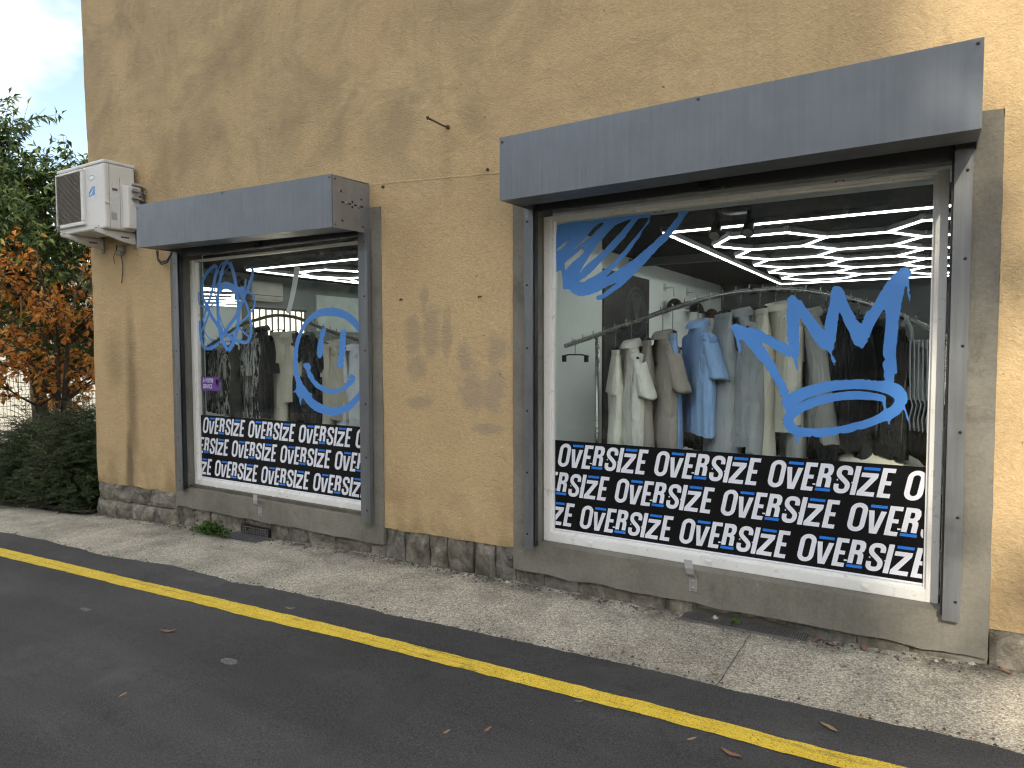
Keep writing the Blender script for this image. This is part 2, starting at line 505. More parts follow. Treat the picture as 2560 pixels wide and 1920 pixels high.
def cloth(name, c, var=0.1, pattern=None):
    t = NT(name)
    P = t.coord()
    col = t.mix(t.ramp(t.noise(5, 4), [(0.3, 0.0), (0.7, 1.0)]), tuple(x * (1 - var) for x in c), tuple(min(1, x * (1 + var)) for x in c))
    if pattern == 'streak':
        mp = t.node("ShaderNodeMapping"); mp.inputs['Scale'].default_value = (9, 9, 1.1); t.link(P, mp.inputs['Vector'])
        s = t.ramp(t.noise(3.2, 7, 0.72, mp.outputs[0], 1.2), [(0.49, 0.0), (0.54, 1.0)])
        col = t.mix(s, col, (.55, .54, .52))
    if pattern == 'mottle':
        s = t.ramp(t.noise(14, 5, 0.6, P, 0.8), [(0.52, 0.0), (0.58, 1.0)])
        col = t.mix(s, col, (.09, .085, .08))
    t.set(col, 0.9, 0, 0.2)
    t.b.inputs['Sheen Weight'].default_value = 0.15
    cr = t.node("ShaderNodeMapping"); cr.inputs['Scale'].default_value = (6, 6, 2.2); t.link(P, cr.inputs['Vector'])
    rid = t.math('ABSOLUTE', t.math('SUBTRACT', t.noise(1.5, 3, 0.5, cr.outputs[0], 1.2), 0.5))
    t.bump(t.math('ADD', t.math('MULTIPLY', rid, 2.2), t.math('MULTIPLY', t.noise(3.2, 4, 0.55, cr.outputs[0], 0.8), 0.4)), 0.5, 0.03)
    return t.m

def leaf_mat(name, stops, trans=0.35, rough=0.55):
    t = NT(name)
    g = t.node("ShaderNodeNewGeometry")
    col = t.ramp(g.outputs['Random Per Island'], stops)
    t.set(col, rough, 0, 0.35)
    tl = t.node("ShaderNodeBsdfTranslucent")
    t.link(col, tl.inputs[0])
    mx = t.node("ShaderNodeMixShader"); mx.inputs[0].default_value = trans
    t.link(t.b.outputs[0], mx.inputs[1]); t.link(tl.outputs[0], mx.inputs[2])
    t.link(mx.outputs[0], t.out.inputs['Surface'])
    return t.m

M['stucco'] = stucco()
M['asphalt'] = asphalt()
M['aggregate'] = aggregate()
M['yellow'] = yellow_paint()
M['concrete'] = concrete()
M['stone'] = stone_mat()
M['mortar'] = plain('old_mortar', (.10, .088, .068), 0.95, bump=0.8, bs=40, var=0.35)
M['shutter'] = metal_paint('grey_shutter_paint', (.160, .176, .196), 0.3, 0.42, 0.10)
M['galv'] = metal_paint('galvanised_steel', (.30, .31, .325), 0.6, 0.38, 0.07)
M['rail'] = metal_paint('guide_rail_steel', (.19, .198, .205), 0.45, 0.40, 0.2)
M['dark'] = plain('recess_shade', (.012, .012, .013), 0.7)  # near-black colour stands in for the shade inside holes, slots and recesses
M['curtain'] = plain('shutter_slats', (.05, .052, .055), 0.5, 0.3)
M['pvc'] = plain('white_pvc', (.80, .785, .755), 0.38, var=0.06, vs=4, wear=(.40, .37, .32))
M['glass'] = glass_pane()
M['rust'] = plain('rusty_iron', (.11, .065, .045), 0.85, 0.2, bump=0.6, bs=90, wear=(.20, .10, .05))
M['steel'] = plain('weathered_steel', (.42, .41, .39), 0.45, 0.5, wear=(.20, .16, .12))
M['grate'] = plain('grating_steel', (.19, .185, .175), 0.55, 0.5, wear=(.12, .09, .07))
M['soil'] = plain('soil', (.055, .040, .028), 0.97, var=0.4, vs=12, bump=0.9, bs=40)
M['gravel'] = plain('grit', (.07, .062, .052), 0.95, var=0.5, vs=60)
M['black'] = plain('black_plastic', (.014, .014, .015), 0.45)
M['chrome'] = plain('brushed_chrome', (.52, .51, .49), 0.24, 1.0)
M['tube'] = emit('light_tube', (.92, .97, 1.0), 5.0)
M['housing'] = plain('tube_housing', (.16, .165, .175), 0.5)
M['connector'] = plain('clear_connector', (.25, .27, .30), 0.3)
M['inwall'] = plain('shop_wall_paint', (.78, .83, .81), 0.8, var=0.05, vs=1.5)
M['ceil'] = plain('black_ceiling', (.010, .0095, .009), 0.9, var=0.2, spec=0.15)
M['shaded_back'] = plain('shaded_back_paint', (.10, .115, .12), 0.85, var=0.08)  # shop wall paint darkened, the dimness of the back put into the colour
M['floor_in'] = plain('shop_floor', (.52, .51, .49), 0.5)  # unseen floor, given a pale tone to bounce light onto the clothes
M['panel'] = plain('black_panel', (.010, .010, .011), 0.55)
M['white_in'] = plain('white_soffit', (.60, .60, .575), 0.75)
M['ac'] = plain('aged_white_casing', (.66, .645, .615), 0.45, var=0.05, vs=3, wear=(.50, .47, .42))
M['acdark'] = plain('grille_brown', (.105, .085, .072), 0.6)
M['acfin'] = plain('grille_slat', (.26, .225, .195), 0.55)
M['grey_plastic'] = plain('grey_plastic', (.22, .21, .20), 0.6)
M['decal_blue'] = plain('blue_vinyl', (.075, .265, .68), 0.42, var=0.04, vs=2)
M['decal_black'] = plain('black_vinyl', (.004, .004, .005), 0.45, var=0.1, spec=0.25)
M['decal_white'] = plain('white_vinyl', (.80, .81, .88), 0.35, var=0.03)
M['decal_bar'] = plain('blue_bar_vinyl', (.018, .20, .74), 0.35, var=0.04)
M['purple'] = plain('purple_sticker', (.15, .055, .30), 0.4)
M['bark'] = plain('bark', (.055, .043, .033), 0.95, var=0.35, vs=14, bump=0.9, bs=50)
M['wire'] = plain('fence_wire', (.03, .045, .035), 0.5, 0.3)
M['cream'] = plain('cream_wall', (.70, .66, .56), 0.85)
M['paper'] = plain('white_paper', (.86, .87, .90), 0.7)
# ------------------------------------------------------------------ ground
def sheet(name, xs, rows, zoff, mat, kind='structure', skirt=0.0):
    """rows: list of functions y(x), far edge first"""
    mb = MB()
    vs, fs = [], []
    nr = len(rows)
    for x in xs:
        for r in rows:
            vs.append((x, r(x), zg(x) + zoff))
    for i in range(len(xs) - 1):
        for j in range(nr - 1):
            fs.append((i * nr + j, i * nr + j + 1, (i + 1) * nr + j + 1, (i + 1) * nr + j))
    mb.add(vs, fs, False)
    if skirt:
        o = len(mb.v)
        vs = []
        for x in xs:
            y = rows[0](x)
            vs += [(x, y, zg(x) + zoff), (x, y + 0.006, zg(x) + zoff - skirt)]
        mb.add(vs, [(2 * i, 2 * i + 2, 2 * i + 3, 2 * i + 1) for i in range(len(xs) - 1)])
    o = mb.build(name, mat)
    bm = bmesh.new(); bm.from_mesh(o.data)
    for f in bm.faces:
        f.normal_update()
        if f.normal.z < 0: f.normal_flip()
    bm.to_mesh(o.data); bm.free()
    if kind: o["kind"] = kind
    return o

def frange(a, b, st):
    n = max(1, int(round((b - a) / st)))
    return [a + (b - a) * i / n for i in range(n + 1)]

xs_far = [-60, -40, -30, -24, -18, -14, -12]
terrain_xs = sorted(set([-400, -200, -100] + xs_far + frange(-12, 4, 1.0) + [8, 14, 20, 60, 200, 400]))
t_ys = [400, 150, 60, 30, 15, 8, 4, 1, -1, -4, -8, -14, -30, -60, -150, -400]
sheet('ground', terrain_xs, [(lambda x, c=c: c) for c in t_ys], -0.05, M['soil'])

EX = [-60, -9, -7.83, -6.95, -5.8, -4.96, -4.16, -3.33, -2.75, -1.94, -1.16, -.7, -.23, .18, .33, 2, 20]
EY = [-.95, -.95, -.954, -.932, -1.006, -.923, -.992, -.925, -.907, -.859, -.812, -.827, -.818, -.835, -.847, -.87, -.9]
def edge_y(x):
    return lerp_tab(x, EX, EY) + 0.018 * n3(x * 3.1, 5.2, 0) + 0.010 * n3(x * 14, 1.2, 0) + 0.006 * n3(x * 50, 2.2, 0)
xs_pav = xs_far + frange(-11.9, 5, 0.1) + [8, 12, 20]
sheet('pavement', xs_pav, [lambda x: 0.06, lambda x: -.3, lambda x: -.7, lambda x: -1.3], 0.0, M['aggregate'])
xs_fine = xs_far + frange(-11.9, -9.0, 0.1) + frange(-8.98, 1.2, 0.018) + frange(1.3, 5, 0.1) + [8, 12, 20]
road = sheet('road', xs_fine, [edge_y, lambda x: -1.6, lambda x: -3, lambda x: -5, lambda x: -7.2], 0.012, M['asphalt'], skirt=0.02)
YX = [-60, -7.0, -5, -3.8, -2.84, -1.75, -1.03, -.1, 3, 20]
YU = [-1.27, -1.27, -1.277, -1.262, -1.205, -1.163, -1.142, -1.145, -1.16, -1.2]
YLx = [-60, -6.7, -4.9, -3.6, -2.73, -1.68, -1.0, -.3, 3, 20]
YL = [-1.41, -1.409, -1.401, -1.384, -1.318, -1.272, -1.247, -1.25, -1.27, -1.3]
yl = sheet('yellow_line', xs_far + frange(-11.9, 2, 0.03) + [8, 20],
           [lambda x: lerp_tab(x, YX, YU) + 0.007 * n3(x * 9, 3.3, 0) + .006 * n3(x * 40, 8, 1), lambda x: lerp_tab(x, YLx, YL) + 0.007 * n3(x * 9, 7.3, 0) + .006 * n3(x * 40, 4, 1)],
           0.016, M['yellow'], kind=None)
yl.parent = road
far_pav = sheet('far_pavement', xs_far + frange(-11.9, 5, 0.4) + [8, 20], [lambda x: -7.1, lambda x: -12], 0.10, M['aggregate'], skirt=0.16)
# planting bed left of the building
mb = MB()
nx, ny = 40, 40
vs = []
for i in range(nx + 1):
    for j in range(ny + 1):
        x = -7.86 - (13.0) * i / nx
        y = -0.16 + 13.0 * j / ny - 0.04 * n3(x * 1.5, 0, 4)
        vs.append((x, y, zg(x) + 0.02 + 0.05 * n3(x * 1.2, y * 1.2, 3) + 0.03 * n3(x * 5, y * 5, 1) + (0.05 if j > 1 else 0)))
mb.add(vs, [(i * (ny + 1) + j, (i + 1) * (ny + 1) + j, (i + 1) * (ny + 1) + j + 1, i * (ny + 1) + j + 1) for i in range(nx) for j in range(ny)], True)
bed = mb.build('planting_bed', M['soil']); bed["kind"] = "structure"

# ------------------------------------------------------------------ building
LEFT = dict(s=(-6.376, -3.635, .092, 2.715), o=(-6.205, -3.862, .270, 2.56), fr=(-6.195, -3.885, .275, 2.492), g=(-6.135, -3.950, .362, 2.474),
            box=(-6.277, -3.760), bz=((2.952, 2.564), (2.896, 2.511)), rl=(-6.257, -6.180), rr=(-3.828, -3.732), rz=(.252, 2.50), br=(-5.13, .311, .135), dr=[-5.84, -5.02, -4.18])
RIGHT = dict(s=(-2.444, .262, .106, 2.735), o=(-2.262, .075, .298, 2.58), fr=(-2.254, .052, .303, 2.502), g=(-2.187, -.017, .375, 2.470),
             box=(-2.306, .157), bz=((2.916, 2.532), (2.941, 2.556)), rl=(-2.327, -2.258), rr=(.068, .142), rz=(.270, 2.52), br=(-1.217, .350, .170), dr=[-1.90, -1.12, -.28])
bld = thing('building', 'ochre stucco building with stone plinth and two shop windows', 'building', (0, 0, 0))
BX0, BX1, BZ1, BD = -7.84, 4.2, 7.4, 9.0
STX = [-7.84, -6.4, -6.3, -3.7, -3.6, -2.9, -2.44, 0, .26, 4.2]
STZ = [.172, .20, .205, .215, .218, .232, .238, .24, .245, .30]
def stone_top(x): return lerp_tab(x, STX, STZ) + 0.012 * n3(x * 6, 9, 0) + 0.008 * n3(x * 25, 4, 0)
def relief(x, z):
    return -0.012 * n3(x * .8, z * .8, 2.0) - 0.006 * n3(x * 3, z * 3, 7.0) - .0025 * n3(x * 9, z * 9, 1.0)

xs = frange(BX0, BX1, 0.07)
zs = frange(0.10, BZ1, 0.07)
for W_ in (LEFT, RIGHT):
    for e in W_['s'][:2]: xs.append(e)
    zs += [W_['s'][2], W_['s'][3]]
def uniq(l, eps=0.012):
    l = sorted(l); o = [l[0]]
    for a in l[1:]:
        if a - o[-1] > eps: o.append(a)
    return o
# keep the exact surround edges: drop grid lines that fall too close to them
keep_x = [W_['s'][k] for W_ in (LEFT, RIGHT) for k in (0, 1)]
keep_z = [W_['s'][k] for W_ in (LEFT, RIGHT) for k in (2, 3)]
xs = uniq([x for x in xs if x in keep_x or min(abs(x - k) for k in keep_x) > 0.02], 0.001)
zs = uniq([z for z in zs if z in keep_z or min(abs(z - k) for k in keep_z) > 0.012], 0.001)
mb = MB()
idx = {}
vs, fs = [], []
def wv(i, j):
    if (i, j) in idx: return idx[(i, j)]
    x, z = xs[i], zs[j]
    st = stone_top(x)
    if z < st: z = st
    y = relief(x, z)
    xx = x
    for W_ in (LEFT, RIGHT):
        if z == W_['s'][3] and x in W_['s'][:2]:
            pass
    if i == 0: xx = x + 0.008 * n3(z * 3, 0, 0) + .012 * n3(z * .9, 2, 0) - (0.03 * max(0, z - 3.5))
    vs.append((xx, y, z))
    idx[(i, j)] = len(vs) - 1
    return idx[(i, j)]
for i in range(len(xs) - 1):
    for j in range(len(zs) - 1):
        cx, cz = (xs[i] + xs[i + 1]) / 2, (zs[j] + zs[j + 1]) / 2
        if any(W_['s'][0] < cx < W_['s'][1] and W_['s'][2] < cz < W_['s'][3] for W_ in (LEFT, RIGHT)): continue
        if zs[j + 1] <= min(stone_top(xs[i]), stone_top(xs[i + 1])): continue
        fs.append((wv(i, j), wv(i + 1, j), wv(i + 1, j + 1), wv(i, j + 1)))
mb.add(vs, fs, True)
# return of the stucco over the stones and the side wall behind the corner
vs, fs = [], []
for i, x in enumerate(xs): vs += [(x, relief(x, stone_top(x)), stone_top(x)), (x, 0.05, stone_top(x) + .004)]
for i in range(len(xs) - 1):
    if any(W_['s'][0] < (xs[i] + xs[i + 1]) / 2 < W_['s'][1] for W_ in (LEFT, RIGHT)): continue
    fs.append((2 * i, 2 * i + 1, 2 * i + 3, 2 * i + 2))
mb.add(vs, fs)
col0 = [vs_ for vs_ in [(BX0, 0, 0)]]
side = []
for j, z in enumerate(zs):
    p = (0, j)
    if p in idx:
        a = mb.v[idx[p]]
        side.append((a, (BX0 - (0.03 * max(0, a[2] - 3.5)), BD, a[2])))
sv = [q for pr in side for q in pr]
mb.add(sv, [(2 * k, 2 * k + 2, 2 * k + 3, 2 * k + 1) for k in range(len(side) - 1)])
mb.add([(BX1, 0, -.2), (BX1, BD, -.2), (BX1, BD, BZ1), (BX1, 0, BZ1)], [(0, 1, 2, 3)])
mb.add([(BX0, BD, -.4), (BX1, BD, -.4), (BX1, BD, BZ1), (BX0, BD, BZ1)], [(0, 3, 2, 1)])
wall = mb.build('wall', M['stucco'], bld)
# a long low ledge where two coats of stucco meet
mb = MB()
xs2 = frange(-3.72, -2.32, 0.03)
vs = []
for x in xs2:
    zc = 2.893 - (x + 3.72) * 0.062 + .006 * n3(x * 5, 1, 1)
    vs += [(x, relief(x, zc) + .004, zc + .012), (x, relief(x, zc) - .006 - .002 * n3(x * 20, 0, 0), zc), (x, relief(x, zc) + .004, zc - .016)]
mb.add(vs, [(3 * i + k, 3 * i + 3 + k, 3 * i + 4 + k, 3 * i + 1 + k) for i in range(len(xs2) - 1) for k in (0, 1)], True)
mb.build('stucco_ledge', M['stucco'], bld)
# roof
mb = MB()
mb.box(BX0 - .45, BX1 + .3, -.45, BD + .3, BZ1, BZ1 + .12)
rf = mb.build('roof', plain('roof_tile', (.30, .14, .08), 0.85), bld)

# --- plinth: backing + single stones
mb = MB()
mb.box(BX0 + .02, BX1 - .02, 0.035, 0.12, -.6, .30)
mb.build('plinth_core', M['mortar'], bld)
stone_n = 0
def make_stone(x0, x1, z0, z1, front, rough=0.012):
    global stone_n
    nx, nz = 6, 4
    mb = MB()
    sd = stone_n * 3.7
    vs = []
    for i in range(nx + 1):
        for j in range(nz + 1):
            u, v = i / nx, j / nz
            ed = min(u, 1 - u, v, 1 - v)
            jx = 0.010 * n3(v * 2 + sd, 1, u * 2) if 0 < 1 else 0
            jz = 0.012 * n3(u * 3 + sd, 5, v * 2)
            y = front - rough * (1.3 * n3(u * 2.2 + sd, v * 2.2, 0) + .7 * n3(u * 5 + sd, v * 5, 3)) + (0.016 if ed < 0.01 else 0.0)
            vs.append((x0 + (x1 - x0) * u + jx, y, z0 + (z1 - z0) * v + jz))
    f = [(i * (nz + 1) + j, (i + 1) * (nz + 1) + j, (i + 1) * (nz + 1) + j + 1, i * (nz + 1) + j + 1) for i in range(nx) for j in range(nz)]
    ring = [i * (nz + 1) for i in range(nx + 1)] + [nx * (nz + 1) + j for j in range(1, nz + 1)] + [i * (nz + 1) + nz for i in range(nx - 1, -1, -1)] + [j for j in range(nz - 1, 0, -1)]
    o = len(vs)
    for k in ring: vs.append((vs[k][0], 0.06, vs[k][2]))
    n = len(ring)
    f += [(ring[k], o + k, o + (k + 1) % n, ring[(k + 1) % n]) for k in range(n)]
    mb.add(vs, f)
    s = mb.build('stone', M['stone'], bld)
    stone_n += 1
    return s
def course(x0, x1, zlo, zhi, w, front, jit=0.35, gap=0.008, rough=.012):
    x = x0
    while x < x1 - 0.03:
        ww = w * random.uniform(1 - jit, 1 + jit)
        xe = min(x + ww, x1)
        if x1 - xe < 0.07: xe = x1
        make_stone(x + gap / 2, xe - gap / 2, zlo((x + xe) / 2), zhi((x + xe) / 2), front, rough)
        x = xe
mid = lambda x: (zg(x) + stone_top(x)) / 2 - .01
course(-7.84, -6.378, lambda x: mid(x) + .004, lambda x: stone_top(x) + .004, .36, -.006)
course(-7.85, -6.378, lambda x: zg(x) - .06, lambda x: mid(x) - .004, .42, -.022)
course(-6.376, -5.42, lambda x: zg(x) - .05, lambda x: .086, .34, .012)
course(-5.0, -3.637, lambda x: zg(x) - .05, lambda x: .086, .30, .012)
make_stone(-5.41, -5.01, .02, .086, .014)
course(-3.635, -2.446, lambda x: zg(x) - .06, lambda x: stone_top(x) + .004, .205, -.004, .2, .012, .020)
course(-2.444, -1.20, lambda x: zg(x) - .05, lambda x: .098, .30, .014)
course(-.62, .262, lambda x: zg(x) - .05, lambda x: .098, .28, .014)
for a, b in ((-1.19, -.93), (-.92, -.63)): make_stone(a, b, .058, .1, .016)
course(.264, 1.6, lambda x: zg(x) - .05, lambda x: stone_top(x) + .004, .26, -.004)

# --- surrounds, windows
def rounded_corner_skip(x, z, W_): return False
def surround(W_, seed):
    x0, x1, z0, z1 = W_['s']; a0, a1, c0, c1 = W_['o']
    gx = uniq(frange(x0, a0, .05) + frange(a0, a1, .08) + frange(a1, x1, .05), .002)
    gz = uniq(frange(z0, c0, .05) + frange(c0, c1, .08) + frange(c1, z1, .05), .002)
    ins = lambda i, j: a0 < (gx[i] + gx[i + 1]) / 2 < a1 and c0 < (gz[j] + gz[j + 1]) / 2 < c1
    ix, vs, fs = {}, [], []
    def pv(i, j):
        if (i, j) in ix: return ix[(i, j)]
        x, z = gx[i], gz[j]
        if j == 0: z += -.010 + .014 * n3(x * 5 + seed, 0, 0) + .009 * n3(x * 17 + seed, 3, 0)
        if i in (0, len(gx) - 1): x += .004 * n3(z * 6 + seed, 1, 0) + .003 * n3(z * 24, seed, 0)
        if j == len(gz) - 1 and i in (0, len(gx) - 1):   # blunt top corners
            x += .006 if i == 0 else -.006
            z -= .006
        vs.append((x, -.012 + .002 * n3(x * 2, z * 2, seed), z)); ix[(i, j)] = len(vs) - 1
        return ix[(i, j)]
    for i in range(len(gx) - 1):
        for j in range(len(gz) - 1):
            if ins(i, j): continue
            fs.append((pv(i, j), pv(i + 1, j), pv(i + 1, j + 1), pv(i, j + 1)))
    # edges: outer rim back to the wall, inner reveal
    from collections import Counter
    cnt = Counter()
    for f in fs:
        for k in range(4): cnt[tuple(sorted((f[k], f[(k + 1) % 4])))] += 1
    for f in list(fs):
        for k in range(4):
            a, b = f[k], f[(k + 1) % 4]
            if cnt[tuple(sorted((a, b)))] == 1:
                pa, pb = vs[a], vs[b]
                inner = all(a0 - .002 <= p[0] <= a1 + .002 and c0 - .002 <= p[2] <= c1 + .002 for p in (pa, pb))
                d = .22 if inner else .05
                dz = .012 if inner and abs(pa[2] - pb[2]) < .001 and pa[2] < c0 + .01 else 0
                vs.append((pa[0], d, pa[2] + dz)); vs.append((pb[0], d, pb[2] + dz))
                fs.append((b, a, len(vs) - 2, len(vs) - 1))
    mb = MB(); mb.add(vs, fs)
    return mb.build('window_surround', M['concrete'], bld)

def window(W_):
    surround(W_, W_['s'][0])
    fx0, fx1, fz0, fz1 = W_['fr']; g0, g1, h0, h1 = W_['g']
    mb = MB()
    # outer profile
    t = .045
    mb.box(fx0, g0 - .012, .075, .145, fz0, fz1)
    mb.box(g1 + .012, fx1, .075, .145, fz0, fz1)
    mb.box(g0 - .0125, g1 + .0125, .0755, .1445, fz0, h0 - .012)
    mb.box(g0 - .0125, g1 + .0125, .0755, .1445, h1 + .012, fz1)
    # glazing beads, set back
    mb.box(g0 - .013, g0, .096, .14, h0 - .013, h1 + .013)
    mb.box(g1, g1 + .013, .096, .14, h0 - .013, h1 + .013)
    mb.box(g0 - .0005, g1 + .0005, .0965, .1395, h0 - .013, h0)
    mb.box(g0 - .0005, g1 + .0005, .0965, .1395, h1, h1 + .013)
    w = mb.build('window', M['pvc'], bld, bevel=.003, seg=2)
    mb = MB(); mb.box(g0 - .006, g1 + .006, .119, .125, h0 - .006, h1 + .006)
    p = mb.build('pane', M['glass'], w)
    for x in W_['dr']:
        z = fz0 + .032
        mb = MB(); mb.box(x - .017, x + .017, .066, .074, z - .010, z + .008); mb.box(x - .020, x + .020, .071, .0745, z + .004, z + .012)
        mb.build('drain_cap', M['pvc'], w, bevel=.002)
    return w
window(LEFT); window(RIGHT)

# --- roller shutters
def shutter(W_, label):
    b0, b1 = W_['box']; (tl, bl), (trz, brz) = W_['bz']
    root = thing('roller_shutter', label, 'roller shutter', ((b0 + b1) / 2, 0, W_['rz'][0]), group='roller shutters over the shop windows')
    yf = -.389
    # front panel with folded lips
    mb = MB()
    e = .004
    P = lambda x, y, z: (x, y, z)
    mb.hexa([P(b0, yf, bl), P(b1, yf, brz), P(b1, yf + e, brz), P(b0, yf + e, bl), P(b0, yf, tl), P(b1, yf, trz), P(b1, yf + e, trz), P(b0, yf + e, tl)])
    mb.hexa([P(b0 + .001, yf + e, bl + .001), P(b1 - .001, yf + e, brz + .001), P(b1 - .001, -.125, brz + .012), P(b0 + .001, -.125, bl + .012),
             P(b0 + .001, yf + e, bl + .005), P(b1 - .001, yf + e, brz + .005), P(b1 - .001, -.125, brz + .016), P(b0 + .001, -.125, bl + .016)])
    mb.build('front_panel', M['shutter'], root)
    mb = MB()
    mb.hexa([P(b0, yf + e + .0005, tl - .006), P(b1, yf + e + .0005, trz - .006), P(b1, .0, trz + .004), P(b0, .0, tl + .004),
             P(b0, yf + e + .0005, tl - .002), P(b1, yf + e + .0005, trz - .002), P(b1, .0, trz + .008), P(b0, .0, tl + .008)])
    mb.build('top_panel', M['shutter'], root)
    for s, x, zt, zb in ((-1, b0, tl, bl), (1, b1, trz, brz)):
        xa, xb = (x + .002, x + .006) if s < 0 else (x - .006, x - .002)
        if s > 0 and W_ is LEFT: xa, xb = x + .0005, x + .005
        mb = MB()
        mb.hexa([(xa, yf + .006, zb + .002), (xb, yf + .006, zb + .002), (xb, -.001, zb + .006), (xa, -.001, zb + .006),
                 (xa, yf + .006, zt - .008), (xb, yf + .006, zt - .008), (xb, -.001, zt - .004), (xa, -.001, zt - .004)])
        ep = mb.build('end_plate', M['galv'], root)
        if s > 0:
            h = zt - zb
            for (yy, zz, r) in [(-.30, .72, .010), (-.09, .66, .009), (-.29, .16, .010), (-.08, .12, .008), (-.36, .92, .007), (-.36, .06, .007)]:
                mb = MB(); mb.disc((xb - .001, yy, zb + h * zz), (1, 0, 0), r, 10, .0035)
                mb.build('bolt', M['rust'], ep)
            for (yy, ln) in ((-.25, .10), (-.12, .10)):
                mb = MB(); mb.box(xb - .001, xb + .0015, yy - ln / 2, yy + ln / 2, zb + h * .50, zb + h * .53)
                mb.build('slot', M['dark'], ep)
                mb = MB(); mb.disc((xb, yy, zb + h * .505), (1, 0, 0), .017, 12, .004)
                mb.build('washer', M['galv'], ep)
            for dz in (-.05, .05):
                mb = MB(); mb.disc((xb - .001, -.185, zb + h * (.515 + dz)), (1, 0, 0), .010, 10, .0025)
                mb.build('hole', M['dark'], ep)
    # rolled curtain inside + bottom bar + pull loop
    mb = MB()
    mb.tube([(b0 + .03, -.2, (tl + bl) / 2 + .02), (b1 - .03, -.2, (trz + brz) / 2 + .02)], .15, 20)
    mb.build('rolled_curtain', M['curtain'], root)
    zb = (bl + brz) / 2
    o0, o1 = W_['rl'][1], W_['rr'][0]
    mb = MB(); mb.box(o0, o1, -.020, -.004, zb - .022, zb + .09); mb.box(o0, o1, -.032, -.0205, zb - .022, zb - .006)
    mb.build('bottom_bar', M['curtain'], root)
    xc = (o0 + o1) / 2
    mb = MB()
    mb.tube([(xc - .06, -.034, zb - .012), (xc - .055, -.06, zb - .026), (xc + .055, -.06, zb - .026), (xc + .06, -.034, zb - .012)], .008, 8)
    mb.box(xc - .08, xc - .01, -.040, -.0325, zb - .004, zb + .03)
    mb.build('pull_handle', M['black'], root)
    for x, z in [(b0 + .02, tl - .03), ((b0 + b1) / 2, (tl + trz) / 2 - .015), (b1 - .022, trz - .022)]:
        mb = MB(); mb.disc((x, yf + .001, z), (0, -1, 0), .0075, 10, .005)
        mb.build('screw', M['rust'], root)
    # guide rails
    for k, (r0, r1) in enumerate((W_['rl'], W_['rr'])):
        z0, z1 = W_['rz']; z1 = zb + .012
        mb = MB()
        mb.box(r0, r1, -.060, -.056, z0, z1)
        ox = r0 if k == 0 else r1 - .004
        mb.box(ox, ox + .004, -.0561, -.013, z0, z1)
        mb.box(r0, r1, -.0172, -.0132, z0 + .01, z1)
        g = mb.build('guide_rail', M['rail'], root)
        for q in range(6):
            zz = z0 + .10 + (z1 - z0 - .2) * (q / 5)
            mb = MB(); mb.disc(((r0 + r1) / 2 + (.016 if k else -.012), -.0595, zz), (0, -1, 0), .0075, 10, .0025)
            mb.build('screw_hole', M['dark'], g)
        mb = MB(); ix = r1 if k == 0 else r0 - .010
        mb.box(ix, ix + .010, -.050, -.012, z0 + .02, z1 - .01)
        mb.build('slot_shade', M['black'], g)  # black strip painted in for the shade of the rail slot
    return root
shutter(LEFT, 'grey metal roller shutter box with drilled end plate, above the left window')
shutter(RIGHT, 'grey metal roller shutter box above the right window with the crown')

for W_, lb in ((LEFT, 'small steel shutter latch hook on the sill of the left window'), (RIGHT, 'small steel shutter latch hook on the sill of the right window')):
    x, zt, zb = W_['br']
    root = thing('latch_bracket', lb, 'bracket', (x, 0, zb), group='shutter latch brackets')
    mb = MB(); mb.box(x + .005, x + .055, -.018, -.012, zb, zb + .10)
    pl = mb.build('plate', M['steel'], root, bevel=.001)
    for dz in (.02, .06):
        mb = MB(); mb.disc((x + .03, -.018, zb + dz), (0, -1, 0), .009, 8, .006); mb.build('bolt', M['steel'], pl)
    mb = MB()
    pts = [(x + .03, -.020, zb + .085), (x + .03, -.045, zb + .095), (x + .028, -.062, zb + .115), (x + .02, -.062, zb + .15), (x + .008, -.050, zb + .19)]
    rings = []
    for (px, py, pz) in pts: rings.append([(px - .024, py, pz), (px + .024, py, pz), (px + .024, py + .005, pz + .003), (px - .024, py + .005, pz + .003)])
    mb.loft(rings, True, True, True, False)
    mb.build('hook', M['steel'], root)
